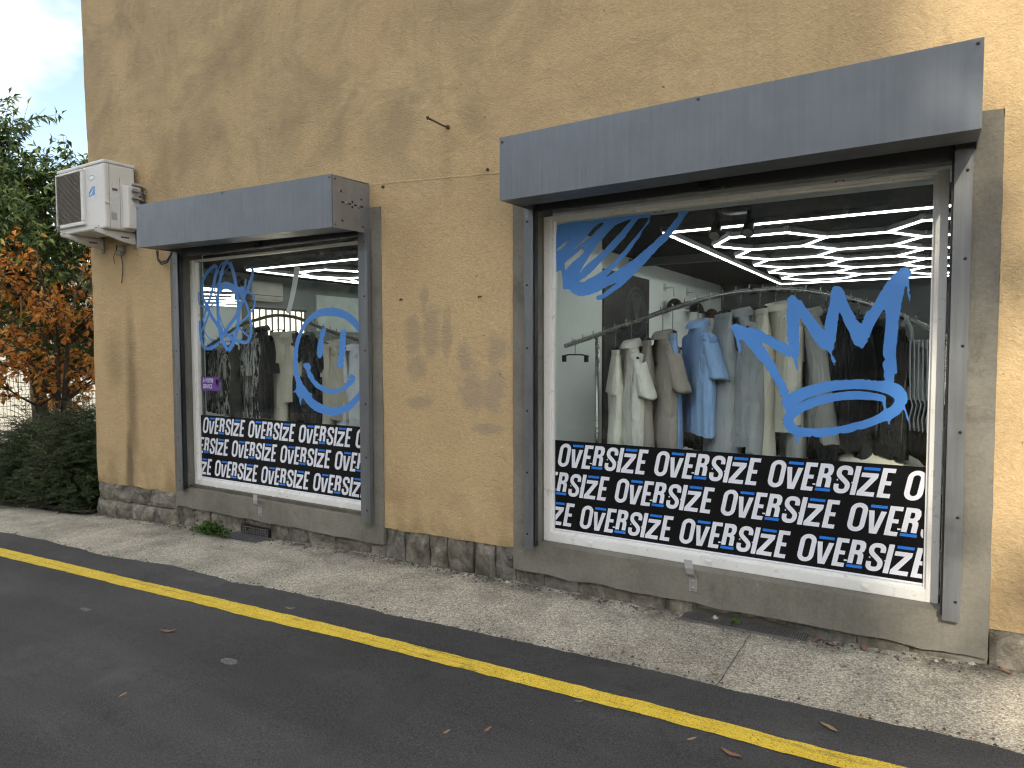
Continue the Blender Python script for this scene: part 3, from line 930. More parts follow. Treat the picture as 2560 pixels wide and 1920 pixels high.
# ------------------------------------------------------------------ vinyl graphics on the glass (outlines in metres on the pane)
CROWN=[[-1.019,1.742],[-0.99,1.758],[-0.944,1.745],[-0.885,1.733],[-0.834,1.71],[-0.792,1.686],[-0.754,1.664],[-0.717,1.647],[-0.697,1.642],[-0.705,1.678],[-0.707,1.744],[-0.71,1.809],[-0.706,1.861],[-0.71,1.884],[-0.696,1.906],[-0.679,1.915],[-0.659,1.898],[-0.635,1.878],[-0.61,1.844],[-0.58,1.799],[-0.549,1.759],[-0.516,1.717],[-0.511,1.739],[-0.506,1.777],[-0.492,1.834],[-0.486,1.897],[-0.483,1.928],[-0.471,1.951],[-0.445,1.95],[-0.425,1.935],[-0.41,1.9],[-0.395,1.849],[-0.372,1.805],[-0.349,1.764],[-0.33,1.745],[-0.324,1.769],[-0.309,1.803],[-0.289,1.821],[-0.265,1.863],[-0.242,1.91],[-0.216,1.958],[-0.19,1.992],[-0.164,2.021],[-0.138,2.032],[-0.112,2.021],[-0.104,1.999],[-0.114,1.976],[-0.114,1.94],[-0.106,1.868],[-0.113,1.865],[-0.121,1.905],[-0.127,1.935],[-0.136,1.905],[-0.145,1.852],[-0.149,1.81],[-0.156,1.768],[-0.158,1.708],[-0.162,1.647],[-0.165,1.58],[-0.16,1.514],[-0.158,1.483],[-0.171,1.462],[-0.173,1.422],[-0.199,1.421],[-0.216,1.452],[-0.218,1.488],[-0.226,1.537],[-0.225,1.611],[-0.221,1.672],[-0.216,1.733],[-0.218,1.794],[-0.224,1.815],[-0.237,1.801],[-0.25,1.777],[-0.271,1.734],[-0.284,1.698],[-0.294,1.661],[-0.307,1.636],[-0.326,1.611],[-0.338,1.624],[-0.36,1.63],[-0.375,1.662],[-0.39,1.705],[-0.41,1.743],[-0.425,1.781],[-0.437,1.81],[-0.444,1.782],[-0.449,1.725],[-0.453,1.675],[-0.459,1.625],[-0.473,1.593],[-0.464,1.568],[-0.453,1.53],[-0.46,1.526],[-0.476,1.561],[-0.488,1.599],[-0.508,1.603],[-0.526,1.609],[-0.544,1.638],[-0.572,1.677],[-0.599,1.722],[-0.627,1.768],[-0.645,1.794],[-0.642,1.742],[-0.642,1.678],[-0.64,1.626],[-0.641,1.58],[-0.649,1.548],[-0.644,1.496],[-0.653,1.492],[-0.662,1.528],[-0.672,1.554],[-0.697,1.567],[-0.728,1.583],[-0.766,1.603],[-0.804,1.63],[-0.849,1.652],[-0.816,1.607],[-0.784,1.554],[-0.758,1.508],[-0.732,1.455],[-0.713,1.423],[-0.697,1.383],[-0.687,1.357],[-0.687,1.331],[-0.721,1.327],[-0.737,1.356],[-0.756,1.402],[-0.782,1.448],[-0.808,1.487],[-0.834,1.53],[-0.867,1.557],[-0.88,1.58],[-0.913,1.621],[-0.94,1.651],[-0.963,1.668],[-0.965,1.655],[-0.955,1.594],[-0.964,1.594],[-0.979,1.628],[-0.986,1.668],[-1.003,1.709]]
RING=[[[-0.687,1.357],[-0.651,1.381],[-0.591,1.403],[-0.52,1.427],[-0.45,1.438],[-0.382,1.445],[-0.303,1.447],[-0.248,1.442],[-0.205,1.44],[-0.162,1.428],[-0.135,1.411],[-0.111,1.375],[-0.108,1.333],[-0.117,1.308],[-0.095,1.227],[-0.102,1.227],[-0.122,1.29],[-0.143,1.267],[-0.179,1.238],[-0.187,1.21],[-0.195,1.21],[-0.201,1.228],[-0.255,1.203],[-0.32,1.175],[-0.388,1.152],[-0.445,1.136],[-0.503,1.124],[-0.562,1.118],[-0.622,1.118],[-0.637,1.081],[-0.646,1.087],[-0.659,1.122],[-0.69,1.14],[-0.709,1.165],[-0.723,1.198],[-0.716,1.225],[-0.704,1.258],[-0.723,1.29],[-0.724,1.323]],[[-0.653,1.3],[-0.601,1.329],[-0.53,1.359],[-0.449,1.382],[-0.364,1.392],[-0.28,1.39],[-0.215,1.376],[-0.177,1.356],[-0.166,1.337],[-0.178,1.312],[-0.202,1.294],[-0.207,1.329],[-0.209,1.357],[-0.231,1.368],[-0.28,1.377],[-0.347,1.383],[-0.42,1.375],[-0.495,1.36],[-0.566,1.339],[-0.613,1.317]],[[-0.66,1.221],[-0.624,1.249],[-0.565,1.284],[-0.506,1.307],[-0.437,1.327],[-0.363,1.335],[-0.29,1.337],[-0.23,1.331],[-0.221,1.313],[-0.217,1.286],[-0.239,1.263],[-0.288,1.236],[-0.36,1.207],[-0.445,1.183],[-0.533,1.169],[-0.611,1.168],[-0.647,1.179],[-0.66,1.201]]]
SPLASH=[[[-2.178,2.135],[-2.178,2.411],[-2.133,2.453],[-1.877,2.455],[-1.652,2.456],[-1.525,2.45],[-1.523,2.418],[-1.531,2.395],[-1.565,2.358],[-1.586,2.319],[-1.616,2.285],[-1.638,2.254],[-1.664,2.224],[-1.694,2.193],[-1.739,2.155],[-1.77,2.124],[-1.813,2.085],[-1.802,2.084],[-1.739,2.118],[-1.694,2.144],[-1.628,2.18],[-1.594,2.202],[-1.555,2.232],[-1.513,2.26],[-1.479,2.29],[-1.438,2.322],[-1.397,2.358],[-1.365,2.398],[-1.344,2.416],[-1.333,2.446],[-1.278,2.444],[-1.304,2.412],[-1.324,2.378],[-1.356,2.342],[-1.384,2.313],[-1.413,2.28],[-1.458,2.244],[-1.504,2.199],[-1.546,2.158],[-1.585,2.12],[-1.628,2.082],[-1.671,2.047],[-1.702,2.02],[-1.738,1.997],[-1.783,1.97],[-1.828,1.943],[-1.865,1.934],[-1.884,1.945],[-1.879,1.962],[-1.838,1.972],[-1.806,1.996],[-1.77,2.019],[-1.743,2.037],[-1.783,2.029],[-1.829,2.01],[-1.875,1.987],[-1.931,1.972],[-1.992,1.965],[-2.03,1.975],[-2.069,2.0],[-2.088,2.016],[-2.128,2.018],[-2.13,2.073],[-2.143,2.143]],[[-1.751,2.406],[-1.74,2.411],[-1.661,2.432],[-1.645,2.431],[-1.682,2.393],[-1.718,2.356],[-1.758,2.322],[-1.807,2.276],[-1.839,2.246],[-1.894,2.208],[-1.941,2.177],[-1.978,2.146],[-2.004,2.117],[-1.988,2.146],[-1.95,2.203],[-1.904,2.263],[-1.867,2.302],[-1.807,2.36],[-1.771,2.39]],[[-1.595,2.432],[-1.531,2.431],[-1.542,2.404],[-1.569,2.37],[-1.599,2.337],[-1.621,2.314],[-1.655,2.28],[-1.686,2.246],[-1.721,2.216],[-1.757,2.177],[-1.806,2.143],[-1.848,2.118],[-1.898,2.092],[-1.94,2.075],[-1.978,2.056],[-2.007,2.057],[-1.997,2.07],[-1.959,2.089],[-1.903,2.132],[-1.848,2.183],[-1.802,2.222],[-1.771,2.244],[-1.735,2.279],[-1.691,2.32],[-1.66,2.359],[-1.621,2.404]],[[-2.041,2.276],[-2.031,2.295],[-1.979,2.329],[-1.923,2.387],[-1.867,2.428],[-1.835,2.431],[-1.844,2.413],[-1.876,2.391],[-1.941,2.338],[-1.998,2.3]],[[-2.113,2.154],[-2.113,2.189],[-2.074,2.221],[-2.026,2.252],[-1.993,2.279],[-1.974,2.269],[-1.979,2.248],[-2.026,2.213],[-2.079,2.174],[-2.106,2.137]],[[-2.172,2.289],[-2.143,2.308],[-2.104,2.335],[-2.08,2.352],[-2.099,2.326],[-2.138,2.29],[-2.172,2.276]]]
FACE=[[-3.955,1.815],[-4.014,1.858],[-4.07,1.898],[-4.119,1.923],[-4.193,1.952],[-4.276,1.967],[-4.361,1.969],[-4.448,1.961],[-4.519,1.936],[-4.582,1.903],[-4.641,1.861],[-4.683,1.812],[-4.716,1.763],[-4.75,1.7],[-4.775,1.624],[-4.786,1.548],[-4.789,1.453],[-4.776,1.389],[-4.759,1.339],[-4.755,1.301],[-4.765,1.269],[-4.803,1.247],[-4.761,1.243],[-4.753,1.224],[-4.726,1.2],[-4.717,1.168],[-4.713,1.137],[-4.7,1.137],[-4.694,1.176],[-4.675,1.198],[-4.644,1.171],[-4.6,1.135],[-4.547,1.106],[-4.476,1.081],[-4.38,1.067],[-4.294,1.067],[-4.209,1.081],[-4.134,1.108],[-4.067,1.15],[-4.018,1.194],[-3.965,1.231],[-3.963,1.32],[-3.992,1.29],[-4.033,1.247],[-4.083,1.209],[-4.141,1.171],[-4.191,1.148],[-4.259,1.136],[-4.327,1.134],[-4.387,1.14],[-4.457,1.159],[-4.509,1.179],[-4.558,1.206],[-4.561,1.237],[-4.597,1.251],[-4.619,1.273],[-4.641,1.297],[-4.668,1.316],[-4.694,1.353],[-4.711,1.403],[-4.729,1.454],[-4.731,1.548],[-4.724,1.624],[-4.7,1.7],[-4.666,1.762],[-4.629,1.811],[-4.574,1.854],[-4.511,1.883],[-4.449,1.9],[-4.363,1.903],[-4.278,1.896],[-4.21,1.887],[-4.153,1.87],[-4.104,1.842],[-4.055,1.806],[-4.016,1.769],[-3.984,1.728],[-3.957,1.689]]
FEAT=[[[-4.483,1.561],[-4.491,1.611],[-4.476,1.673],[-4.453,1.746],[-4.439,1.789],[-4.408,1.807],[-4.374,1.794],[-4.383,1.764],[-4.406,1.709],[-4.411,1.648],[-4.417,1.586],[-4.435,1.555],[-4.462,1.546]],[[-4.252,1.489],[-4.238,1.55],[-4.224,1.64],[-4.212,1.731],[-4.2,1.776],[-4.171,1.787],[-4.142,1.772],[-4.147,1.718],[-4.157,1.64],[-4.167,1.562],[-4.181,1.49],[-4.206,1.462],[-4.236,1.468]],[[-4.664,1.486],[-4.654,1.498],[-4.591,1.505],[-4.57,1.468],[-4.575,1.437],[-4.544,1.4],[-4.523,1.369],[-4.462,1.327],[-4.376,1.295],[-4.29,1.291],[-4.222,1.299],[-4.171,1.327],[-4.129,1.364],[-4.112,1.401],[-4.079,1.416],[-4.051,1.396],[-4.047,1.378],[-4.064,1.342],[-4.105,1.317],[-4.164,1.285],[-4.223,1.265],[-4.291,1.251],[-4.376,1.252],[-4.446,1.268],[-4.515,1.3],[-4.568,1.343],[-4.603,1.38],[-4.633,1.436],[-4.655,1.467]]]
SCRIB=[[[[-5.696,1.616],[-5.748,1.682],[-5.8,1.769],[-5.825,1.942],[-5.824,2.114],[-5.796,2.255],[-5.741,2.383],[-5.694,2.445],[-5.65,2.442]],0.034],[[[-5.636,2.438],[-5.59,2.356],[-5.557,2.243],[-5.529,2.101],[-5.524,1.989],[-5.537,1.849],[-5.594,1.709],[-5.65,1.642],[-5.687,1.615]],0.036],[[[-6.113,1.909],[-6.109,1.774],[-6.075,1.667],[-6.0,1.635],[-5.905,1.652],[-5.821,1.689]],0.026],[[[-5.755,1.746],[-5.788,1.826],[-5.878,1.897],[-5.95,1.974],[-5.994,2.046],[-6.043,2.112],[-6.064,2.182],[-6.061,2.27],[-6.011,2.337],[-5.934,2.395],[-5.84,2.429]],0.03],[[[-5.322,2.378],[-5.307,2.333],[-5.334,2.258],[-5.388,2.173],[-5.45,2.098],[-5.515,1.989],[-5.588,1.907],[-5.679,1.836],[-5.773,1.74]],0.03],[[[-5.449,2.153],[-5.355,2.146],[-5.297,2.102],[-5.29,2.036],[-5.326,1.983],[-5.396,1.93],[-5.475,1.887],[-5.572,1.845]],0.016],[[[-5.493,2.133],[-5.409,2.041],[-5.362,1.929],[-5.344,1.818],[-5.359,1.735],[-5.42,1.691],[-5.507,1.697],[-5.594,1.721],[-5.7,1.768]],0.024],[[[-5.948,2.003],[-6.009,1.901],[-6.089,1.803],[-6.111,1.715]],0.02],[[[-6.05,1.802],[-5.959,1.731],[-5.857,1.718]],0.009],[[[-5.822,2.428],[-5.863,2.316],[-5.914,2.175],[-5.984,2.051],[-6.066,1.902]],0.024],[[[-5.658,2.445],[-5.749,2.434],[-5.824,2.354],[-5.866,2.23],[-5.851,2.115],[-5.828,1.999],[-5.717,1.796],[-5.63,1.721]],0.014],[[[-5.52,1.827],[-5.452,1.786],[-5.38,1.741]],0.014],[[[-5.914,2.164],[-5.8,2.273],[-5.697,2.363],[-5.615,2.408]],0.008],[[[-5.431,2.169],[-5.535,2.174],[-5.631,2.213],[-5.72,2.229],[-5.803,2.193]],0.055],[[[-5.402,2.273],[-5.421,2.196],[-5.467,2.11]],0.018],[[[-6.112,2.185],[-6.112,2.079],[-6.042,2.036],[-5.947,2.038],[-5.871,2.081]],0.014],[[[-5.994,2.046],[-5.923,1.945],[-5.833,1.856],[-5.754,1.774]],0.03],[[[-5.594,1.715],[-5.648,1.71],[-5.72,1.699],[-5.792,1.723]],0.012],[[[-6.09,1.773],[-5.997,1.702],[-5.915,1.655]],0.006],[[[-5.538,1.821],[-5.646,1.767],[-5.718,1.751]],0.016]]

def ribbon_poly(pts, w, taper=False):
    """left and right border of a polyline"""
    L, Rr = [], []
    n = len(pts)
    for i in range(n):
        a, b = pts[max(i - 1, 0)], pts[min(i + 1, n - 1)]
        dx, dy = b[0] - a[0], b[1] - a[1]
        d = math.hypot(dx, dy) or 1e-6
        nx, ny = -dy / d * w / 2, dx / d * w / 2
        L.append((pts[i][0] + nx, pts[i][1] + ny)); Rr.append((pts[i][0] - nx, pts[i][1] - ny))
    return L + Rr[::-1]

def smooth_line(pts, k=6):
    out = []
    n = len(pts)
    for i in range(n - 1):
        p0, p1, p2, p3 = pts[max(i - 1, 0)], pts[i], pts[i + 1], pts[min(i + 2, n - 1)]
        for s in range(k):
            t = s / k
            out.append(tuple(0.5 * ((2 * p1[c]) + (-p0[c] + p2[c]) * t + (2 * p0[c] - 5 * p1[c] + 4 * p2[c] - p3[c]) * t * t + (-p0[c] + 3 * p1[c] - 3 * p2[c] + p3[c]) * t ** 3) for c in (0, 1)))
    out.append(tuple(pts[-1]))
    return out

def ragged(poly, amp=.004, step=.012, seed=0, spikes=0.0):
    """resample a closed outline and roughen it like sprayed paint"""
    out = []
    n = len(poly)
    rnd = random.Random(seed)
    pl = smooth_line([tuple(p) for p in poly] + [tuple(poly[0])], 4)[:-1]
    n = len(pl)
    acc = 0
    for i in range(n):
        a, b = pl[i], pl[(i + 1) % n]
        dx, dy = b[0] - a[0], b[1] - a[1]
        d = math.hypot(dx, dy)
        if d < 1e-6: continue
        k = max(1, int(d / step))
        for s in range(k):
            t = s / k
            x, y = a[0] + dx * t, a[1] + dy * t
            o = amp * (1.2 * n3(x * 60 + seed, y * 60, 0) + .8 * n3(x * 150, y * 150, seed)) * (0.35 + 1.1 * max(0, n3(x * 5, y * 5, seed + 3) + .35))
            if spikes and rnd.random() < spikes: o -= rnd.uniform(.004, .012)
            out.append((x - dy / d * o, y + dx / d * o))
    return out

def fill(polys, name, mat, parent, y, cutx=None):
    """flat filled outline(s) on the pane; later outlines are holes"""
    flat = [q for p in polys for q in p]
    tris = tessellate_polygon([[Vector((x, z, 0)) for x, z in p] for p in polys])
    me = bpy.data.meshes.new(name)
    me.from_pydata([(x, z, 0) for x, z in flat], [], [tuple(t) for t in tris])
    off = world_off(parent)
    for v in me.vertices:
        x, z = v.co.x, v.co.y
        v.co = (x - off.x, y - off.y, z - off.z)
    bm = bmesh.new(); bm.from_mesh(me)
    if cutx:
        for xc, sgn in cutx:
            bmesh.ops.bisect_plane(bm, geom=bm.verts[:] + bm.edges[:] + bm.faces[:], plane_co=(xc - off.x, 0, 0), plane_no=(sgn, 0, 0), clear_outer=True)
    for f in bm.faces:
        f.normal_update()
        if f.normal.y > 0: f.normal_flip()
    bm.to_mesh(me); bm.free()
    if not len(me.polygons): return None
    o = bpy.data.objects.new(name, me)
    COL.objects.link(o)
    me.materials.clear(); me.materials.append(mat)
    o.parent = parent
    return o

YG = .119
cr = thing('crown_decal', 'blue spray-style crown graphic stuck on the right window', 'window decal', (-.55, YG, 1.08))
fill([ragged(CROWN, .0045, .010, 1, .03)], 'crown_points', M['decal_blue'], cr, YG - .0015)
fill([ragged(RING[0], .0045, .010, 2, .04), ragged(RING[1], .001, .012, 3), ragged(RING[2], .003, .010, 4)], 'crown_band', M['decal_blue'], cr, YG - .0022)
sp_ = thing('splash_decal', 'blue brush-splash graphic in the upper corner of the right window', 'window decal', (-1.8, YG, 1.93))
fill([ragged(SPLASH[0], .0035, .012, 5)] + [ragged(h, .002, .012, 6 + i) for i, h in enumerate(SPLASH[1:])], 'splash_strokes', M['decal_blue'], sp_, YG - .0015)
fc = thing('smiley_decal', 'blue sprayed smiling face graphic on the left window', 'window decal', (-4.4, YG, 1.07))
fill([ragged(FACE, .004, .011, 11, .02)], 'face_outline', M['decal_blue'], fc, YG - .0015)
for i, p in enumerate(FEAT):
    fill([ragged(p, .006, .008, 12 + i, .10)], 'mouth' if i == 2 else 'eye', M['decal_blue'], fc, YG - .0015)
sc = thing('scribble_decal', 'blue looping scribble graphic in the upper corner of the left window', 'window decal', (-5.8, YG, 1.65))
for i, (p, w) in enumerate(SCRIB):
    fill([ribbon_poly(smooth_line(p, 8), w * 1.3)], 'scribble_stroke', M['decal_blue'], sc, YG - .0012 - .00022 * i)

# --- lettered band: OVERSIZE
def rr(x0, x1, z0, z1, r, n=6):
    o = []
    for cx, cz, a in ((x1 - r, z0 + r, -90), (x1 - r, z1 - r, 0), (x0 + r, z1 - r, 90), (x0 + r, z0 + r, 180)):
        for k in range(n + 1):
            t = R(a + 90 * k / n); o.append((cx + r * math.cos(t), cz + r * math.sin(t)))
    return o
def shift(p, dx, dz=0): return [(x + dx, z + dz) for x, z in p]
E_ = [(0, 0), (61, 0), (61, 23), (26, 23), (26, 69), (53, 69), (53, 91), (26, 91), (26, 137), (61, 137), (61, 160), (0, 160)]
S_C = [(70, 108), (70, 124), (66, 137), (56, 144), (43, 146), (29, 144), (18, 134), (15, 117), (20, 102), (34, 88), (52, 73), (66, 58), (70, 42), (66, 25), (56, 16), (42, 14), (28, 16), (18, 25), (15, 40), (15, 53)]
GLY = [[rr(0, 84, 0, 160, 41), rr(25, 59, 24, 136, 17)],
       [[(89, 125), (113, 0), (149, 0), (173, 125), (147, 125), (131, 30), (115, 125)]],
       [shift(E_, 183)],
       [shift([(0, 28), (26, 28), (26, 81), (40, 80), (45, 70), (45, 28), (71, 28), (71, 70), (68, 85), (60, 93), (69, 103), (73, 124), (69, 146), (58, 157), (44, 160), (0, 160)], 257),
        shift([(26, 104), (40, 104), (46, 112), (46, 126), (41, 136), (26, 136)], 257)],
       [shift(ribbon_poly(smooth_line(S_C, 4), 24.5), 343)],
       [rr(434, 460, 0, 160, 2, 1)],
       [[(466, 0), (549, 0), (549, 24), (500, 24), (549, 104), (549, 127), (469, 127), (469, 103), (516, 103), (466, 23)]],
       [shift(E_, 563)],
       [rr(238, 254, 36, 44, 2, 1)], [[(428, 62), (436, 66), (430, 72)]], [[(352, 74), (362, 70), (358, 82)]]]
BARS = [rr(92, 171, 141, 157, 3, 2), rr(256, 334, 5, 21, 3, 2), rr(472, 551, 142, 158, 3, 2)]
SL = .195
def slant(p, x0, z0): return [(x0 + (x + SL * z) / 1000, z0 + z / 1000) for x, z in p]
def band(W_, top, rows, label, grp):
    g0, g1, h0, h1 = W_['g']
    root = thing('lettered_band', label, 'window decal', ((g0 + g1) / 2, YG, h0), group=grp)
    mb = MB(); mb.box(g0 + .001, g1 - .001, YG - .0015, YG - .0005, h0 + .001, top)
    mb.build('backing', M['decal_black'], root)
    mb = MB(); mb.box(g0 + .001, g1 - .001, YG - .0024, YG - .0016, h0 + .002, h0 + .012)
    mb.build('white_edge', M['decal_white'], root)
    cut = [(g0 + .004, -1), (g1 - .004, 1)]
    for x, z in rows:
        x -= .684 * 4
        while x < g1:
            if x + .67 > g0:
                whole = x > g0 + .005 and x + .68 < g1 - .005
                for gl in GLY:
                    ps = [slant(p, x, z) for p in gl]
                    if max(q[0] for q in ps[0]) < g0 + .006 or min(q[0] for q in ps[0]) > g1 - .006: continue
                    fill(ps, 'letter', M['decal_white'], root, YG - .0024, None if whole else cut)
                for b in BARS:
                    p = slant(b, x, z)
                    if max(q[0] for q in p) < g0 + .006 or min(q[0] for q in p) > g1 - .006: continue
                    fill([p], 'accent_bar', M['decal_bar'], root, YG - .0024, None if whole else cut)
            x += .684
    return root
band(RIGHT, .996, [(-2.172, .816), (-1.754, .617), (-2.006, .411)], 'black band with three white OVERSIZE rows on the right window', 'lettered window bands')
band(LEFT, .985, [(-6.112, .806), (-5.674, .606), (-5.940, .396)], 'black band with three white OVERSIZE rows on the left window', 'lettered window bands')

def text_mesh(body, size, name, mat, parent, x, y, z, sx=1.0, bold=0.0, align='LEFT'):
    cu = bpy.data.curves.new(name, 'FONT')
    cu.body, cu.size, cu.align_x = body, size, align
    cu.offset = bold
    tmp = bpy.data.objects.new(name, cu); COL.objects.link(tmp)
    me = bpy.data.meshes.new_from_object(tmp.evaluated_get(bpy.context.evaluated_depsgraph_get()))
    bpy.data.objects.remove(tmp); bpy.data.curves.remove(cu)
    off = world_off(parent)
    for v in me.vertices: v.co = (x + v.co.x * sx - off.x, y - off.y, z + v.co.y - off.z)
    o = bpy.data.objects.new(name, me); COL.objects.link(o)
    me.materials.clear(); me.materials.append(mat); o.parent = parent
    return o
st = thing('service_sticker', 'small purple sticker reading À VOTRE SERVICE low on the left window', 'sticker', (-5.97, YG, 1.225))
mb = MB(); mb.box(-6.115, -5.825, YG - .0015, YG - .0005, 1.225, 1.362)
mb.build('backing', M['purple'], st)
text_mesh("À VOTRE", .055, 'lettering', M['decal_white'], st, -6.085, YG - .0022, 1.306, .72, .0012)
text_mesh("SERVICE", .055, 'lettering', M['decal_white'], st, -6.085, YG - .0022, 1.250, .72, .0012)
mb = MB(); mb.add([(-5.865 + .024 * math.cos(R(a)), YG - .0022, 1.318 + .022 * math.sin(R(a))) for a in range(0, 360, 24)], [tuple(range(15))])
mb.add([(-5.884, YG - .0023, 1.306), (-5.846, YG - .0023, 1.306), (-5.862, YG - .0023, 1.268)], [(0, 1, 2)])
mb.build('balloon_mark', M['decal_black'], st)
# ------------------------------------------------------------------ outdoor unit of the air conditioner
ax0, ax1, ay0, ay1, az0, az1 = -7.775, -6.885, -.345, -.045, 2.812, 3.475
ac = thing('air_conditioner', 'white outdoor air conditioner on brackets at the building corner', 'air conditioner', ((ax0 + ax1) / 2, -.2, az0))
mb = MB(); mb.box(ax0, ax1, ay0, ay1, az0, az1 - .03)
mb.build('casing', M['ac'], ac, bevel=.018, seg=3, smooth=True).data.polygons.foreach_set("use_smooth", [False] * 6)
mb = MB(); mb.box(ax0 - .006, ax1 + .006, ay0 - .006, ay1 + .006, az1 - .034, az1)
mb.build('lid', M['ac'], ac, bevel=.010, seg=2)
gx0, gx1, gz0, gz1 = ax0 + .01, ax0 + .545, az0 + .085, az1 - .075
mb = MB()
for a in ((gx0, gx1, gz0 - .025, gz0 + .012), (gx0, gx1, gz1, gz1 + .022)): mb.box(a[0], a[1], ay0 - .030, ay0 + .004, a[2], a[3])
mb.box(gx0, gx0 + .012, ay0 - .0295, ay0 + .004, gz0 + .0125, gz1 - .0005); mb.box(gx1 - .045, gx1, ay0 - .0295, ay0 + .004, gz0 + .0125, gz1 - .0005)
mb.build('grille_frame', M['ac'], ac, bevel=.008, seg=2)
mb = MB(); mb.box(gx0 + .0125, gx1 - .0455, ay0 - .006, ay0 - .001, gz0 + .013, gz1 - .001)
mb.build('grille_recess', M['acdark'], ac)
mb = MB()
nsl = 40
for i in range(nsl):
    z = gz0 + .02 + (gz1 - gz0 - .03) * i / (nsl - 1)
    mb.box(gx0 + .0125, gx1 - .0455, ay0 - .024, ay0 - .012, z - .0016, z + .0016)
for q in range(4):
    x = gx0 + .03 + .13 * q
    mb.box(x, x + .004, ay0 - .0118, ay0 - .008, gz0 + .013, gz1 - .001)
mb.build('grille_slats', M['acfin'], ac)
mb = MB(); mb.box(gx0 + .02, gx0 + .075, ay0 - .034, ay0 - .0295, gz0 - .018, gz0 + .004); mb.build('drain_slot', M['acdark'], ac)
# side service panel, pipe cover, seams, labels
sx_ = ax1
mb = MB(); mb.box(sx_ + .0005, sx_ + .004, ay0 + .150, ay1 - .006, az0 + .012, az1 - .16)
mb.build('service_panel', M['ac'], ac, bevel=.0015)
mb = MB()
mb.hexa([(sx_ + .0045, ay0 + .165, az0 + .02), (sx_ + .055, ay0 + .20, az0 + .02), (sx_ + .055, ay1 + .03, az0 + .02), (sx_ + .0045, ay1 + .03, az0 + .02),
         (sx_ + .0045, ay0 + .165, az1 - .21), (sx_ + .055, ay0 + .20, az1 - .235), (sx_ + .055, ay1 + .03, az1 - .235), (sx_ + .0045, ay1 + .03, az1 - .21)])
mb.build('pipe_cover', M['ac'], ac, bevel=.010, seg=2)
mb = MB(); mb.box(sx_ + .0002, sx_ + .0012, ay0 + .045, ay0 + .0475, az0 + .01, az1 - .04); mb.box(sx_ + .0002, sx_ + .0012, ay0 + .147, ay0 + .1495, az0 + .01, az1 - .15)
mb.build('seam', M['acdark'], ac)
mb = MB(); mb.box(sx_ + .0005, sx_ + .0035, ay0 + .067, ay0 + .130, az1 - .30, az1 - .255); gh = mb.build('grip', M['ac'], ac, bevel=.001)
mb = MB(); mb.box(sx_ + .0036, sx_ + .0046, ay0 + .073, ay0 + .124, az1 - .290, az1 - .266); mb.build('grip_recess', M['acdark'], gh)
mb = MB(); mb.box(sx_ - .002, sx_ + .012, ay0 - .004, ay0 + .042, az1 - .425, az1 - .405); mb.build('side_catch', M['ac'], ac, bevel=.003)
lab = plain('rating_label', (.60, .62, .62), 0.5, var=0.18, vs=90)
lab2 = plain('rating_label_grey', (.36, .38, .39), 0.5, var=0.3, vs=110)
mb = MB(); mb.box(sx_ + .0005, sx_ + .0018, ay0 + .058, ay0 + .113, az1 - .50, az1 - .355); mb.build('rating_label', lab, ac)
mb = MB(); mb.box(sx_ + .0005, sx_ + .0018, ay0 + .058, ay0 + .113, az1 - .575, az1 - .502); mb.build('rating_label', lab2, ac)
# oval badge and blue logo sticker on the front
bx, bz = ax0 + .665, az1 - .155
mb = MB(); mb.add([(bx + .055 * math.cos(R(a)), ay0 - .0012, bz + .024 * math.sin(R(a))) for a in range(0, 360, 15)], [tuple(range(23, -1, -1))])
bd = mb.build('oval_badge', M['acdark'], ac)
mb = MB(); mb.add([(bx + .049 * math.cos(R(a)), ay0 - .0020, bz + .019 * math.sin(R(a))) for a in range(0, 360, 15)], [tuple(range(23, -1, -1))])
for (a, b) in ((-.022, .022),): mb.box(bx + a, bx + b, ay0 - .0026, ay0 - .0022, bz - .009, bz - .007)
mb.build('badge_face', M['paper'], bd)
mb = MB(); mb.box(bx - .075, bx + .07, ay0 - .0018, ay0 - .0006, bz - .215, bz - .075); sk = mb.build('sticker', M['ac'], ac)
ltblue = plain('sticker_blue', (.10, .30, .62), 0.4, var=.35, vs=18)
mb = MB(); mb.add([(bx - .055, ay0 - .0026, bz - .185), (bx + .055, ay0 - .0026, bz - .170), (bx + .055, ay0 - .0026, bz - .085), (bx + .01, ay0 - .0026, bz - .090), (bx - .03, ay0 - .0026, bz - .110), (bx - .06, ay0 - .0026, bz - .145)], [(0, 1, 2, 3, 4, 5)])
mb.build('sticker_mark', ltblue, sk)
mb = MB(); mb.add([(bx - .035, ay0 - .0032, bz - .165), (bx + .0, ay0 - .0032, bz - .150), (bx + .035, ay0 - .0032, bz - .105), (bx + .03, ay0 - .0032, bz - .102), (bx - .005, ay0 - .0032, bz - .140), (bx - .04, ay0 - .0032, bz - .158)], [(0, 1, 2, 3, 4, 5)])
mb.build('sticker_swoosh', M['paper'], sk)
for (x, z) in ((ax0 + .03, az0 + .03), (ax1 - .12, az0 + .03)):
    mb = MB(); mb.disc((x, ay0, z), (0, -1, 0), .006, 8, .004); mb.build('screw', M['acdark'], ac)
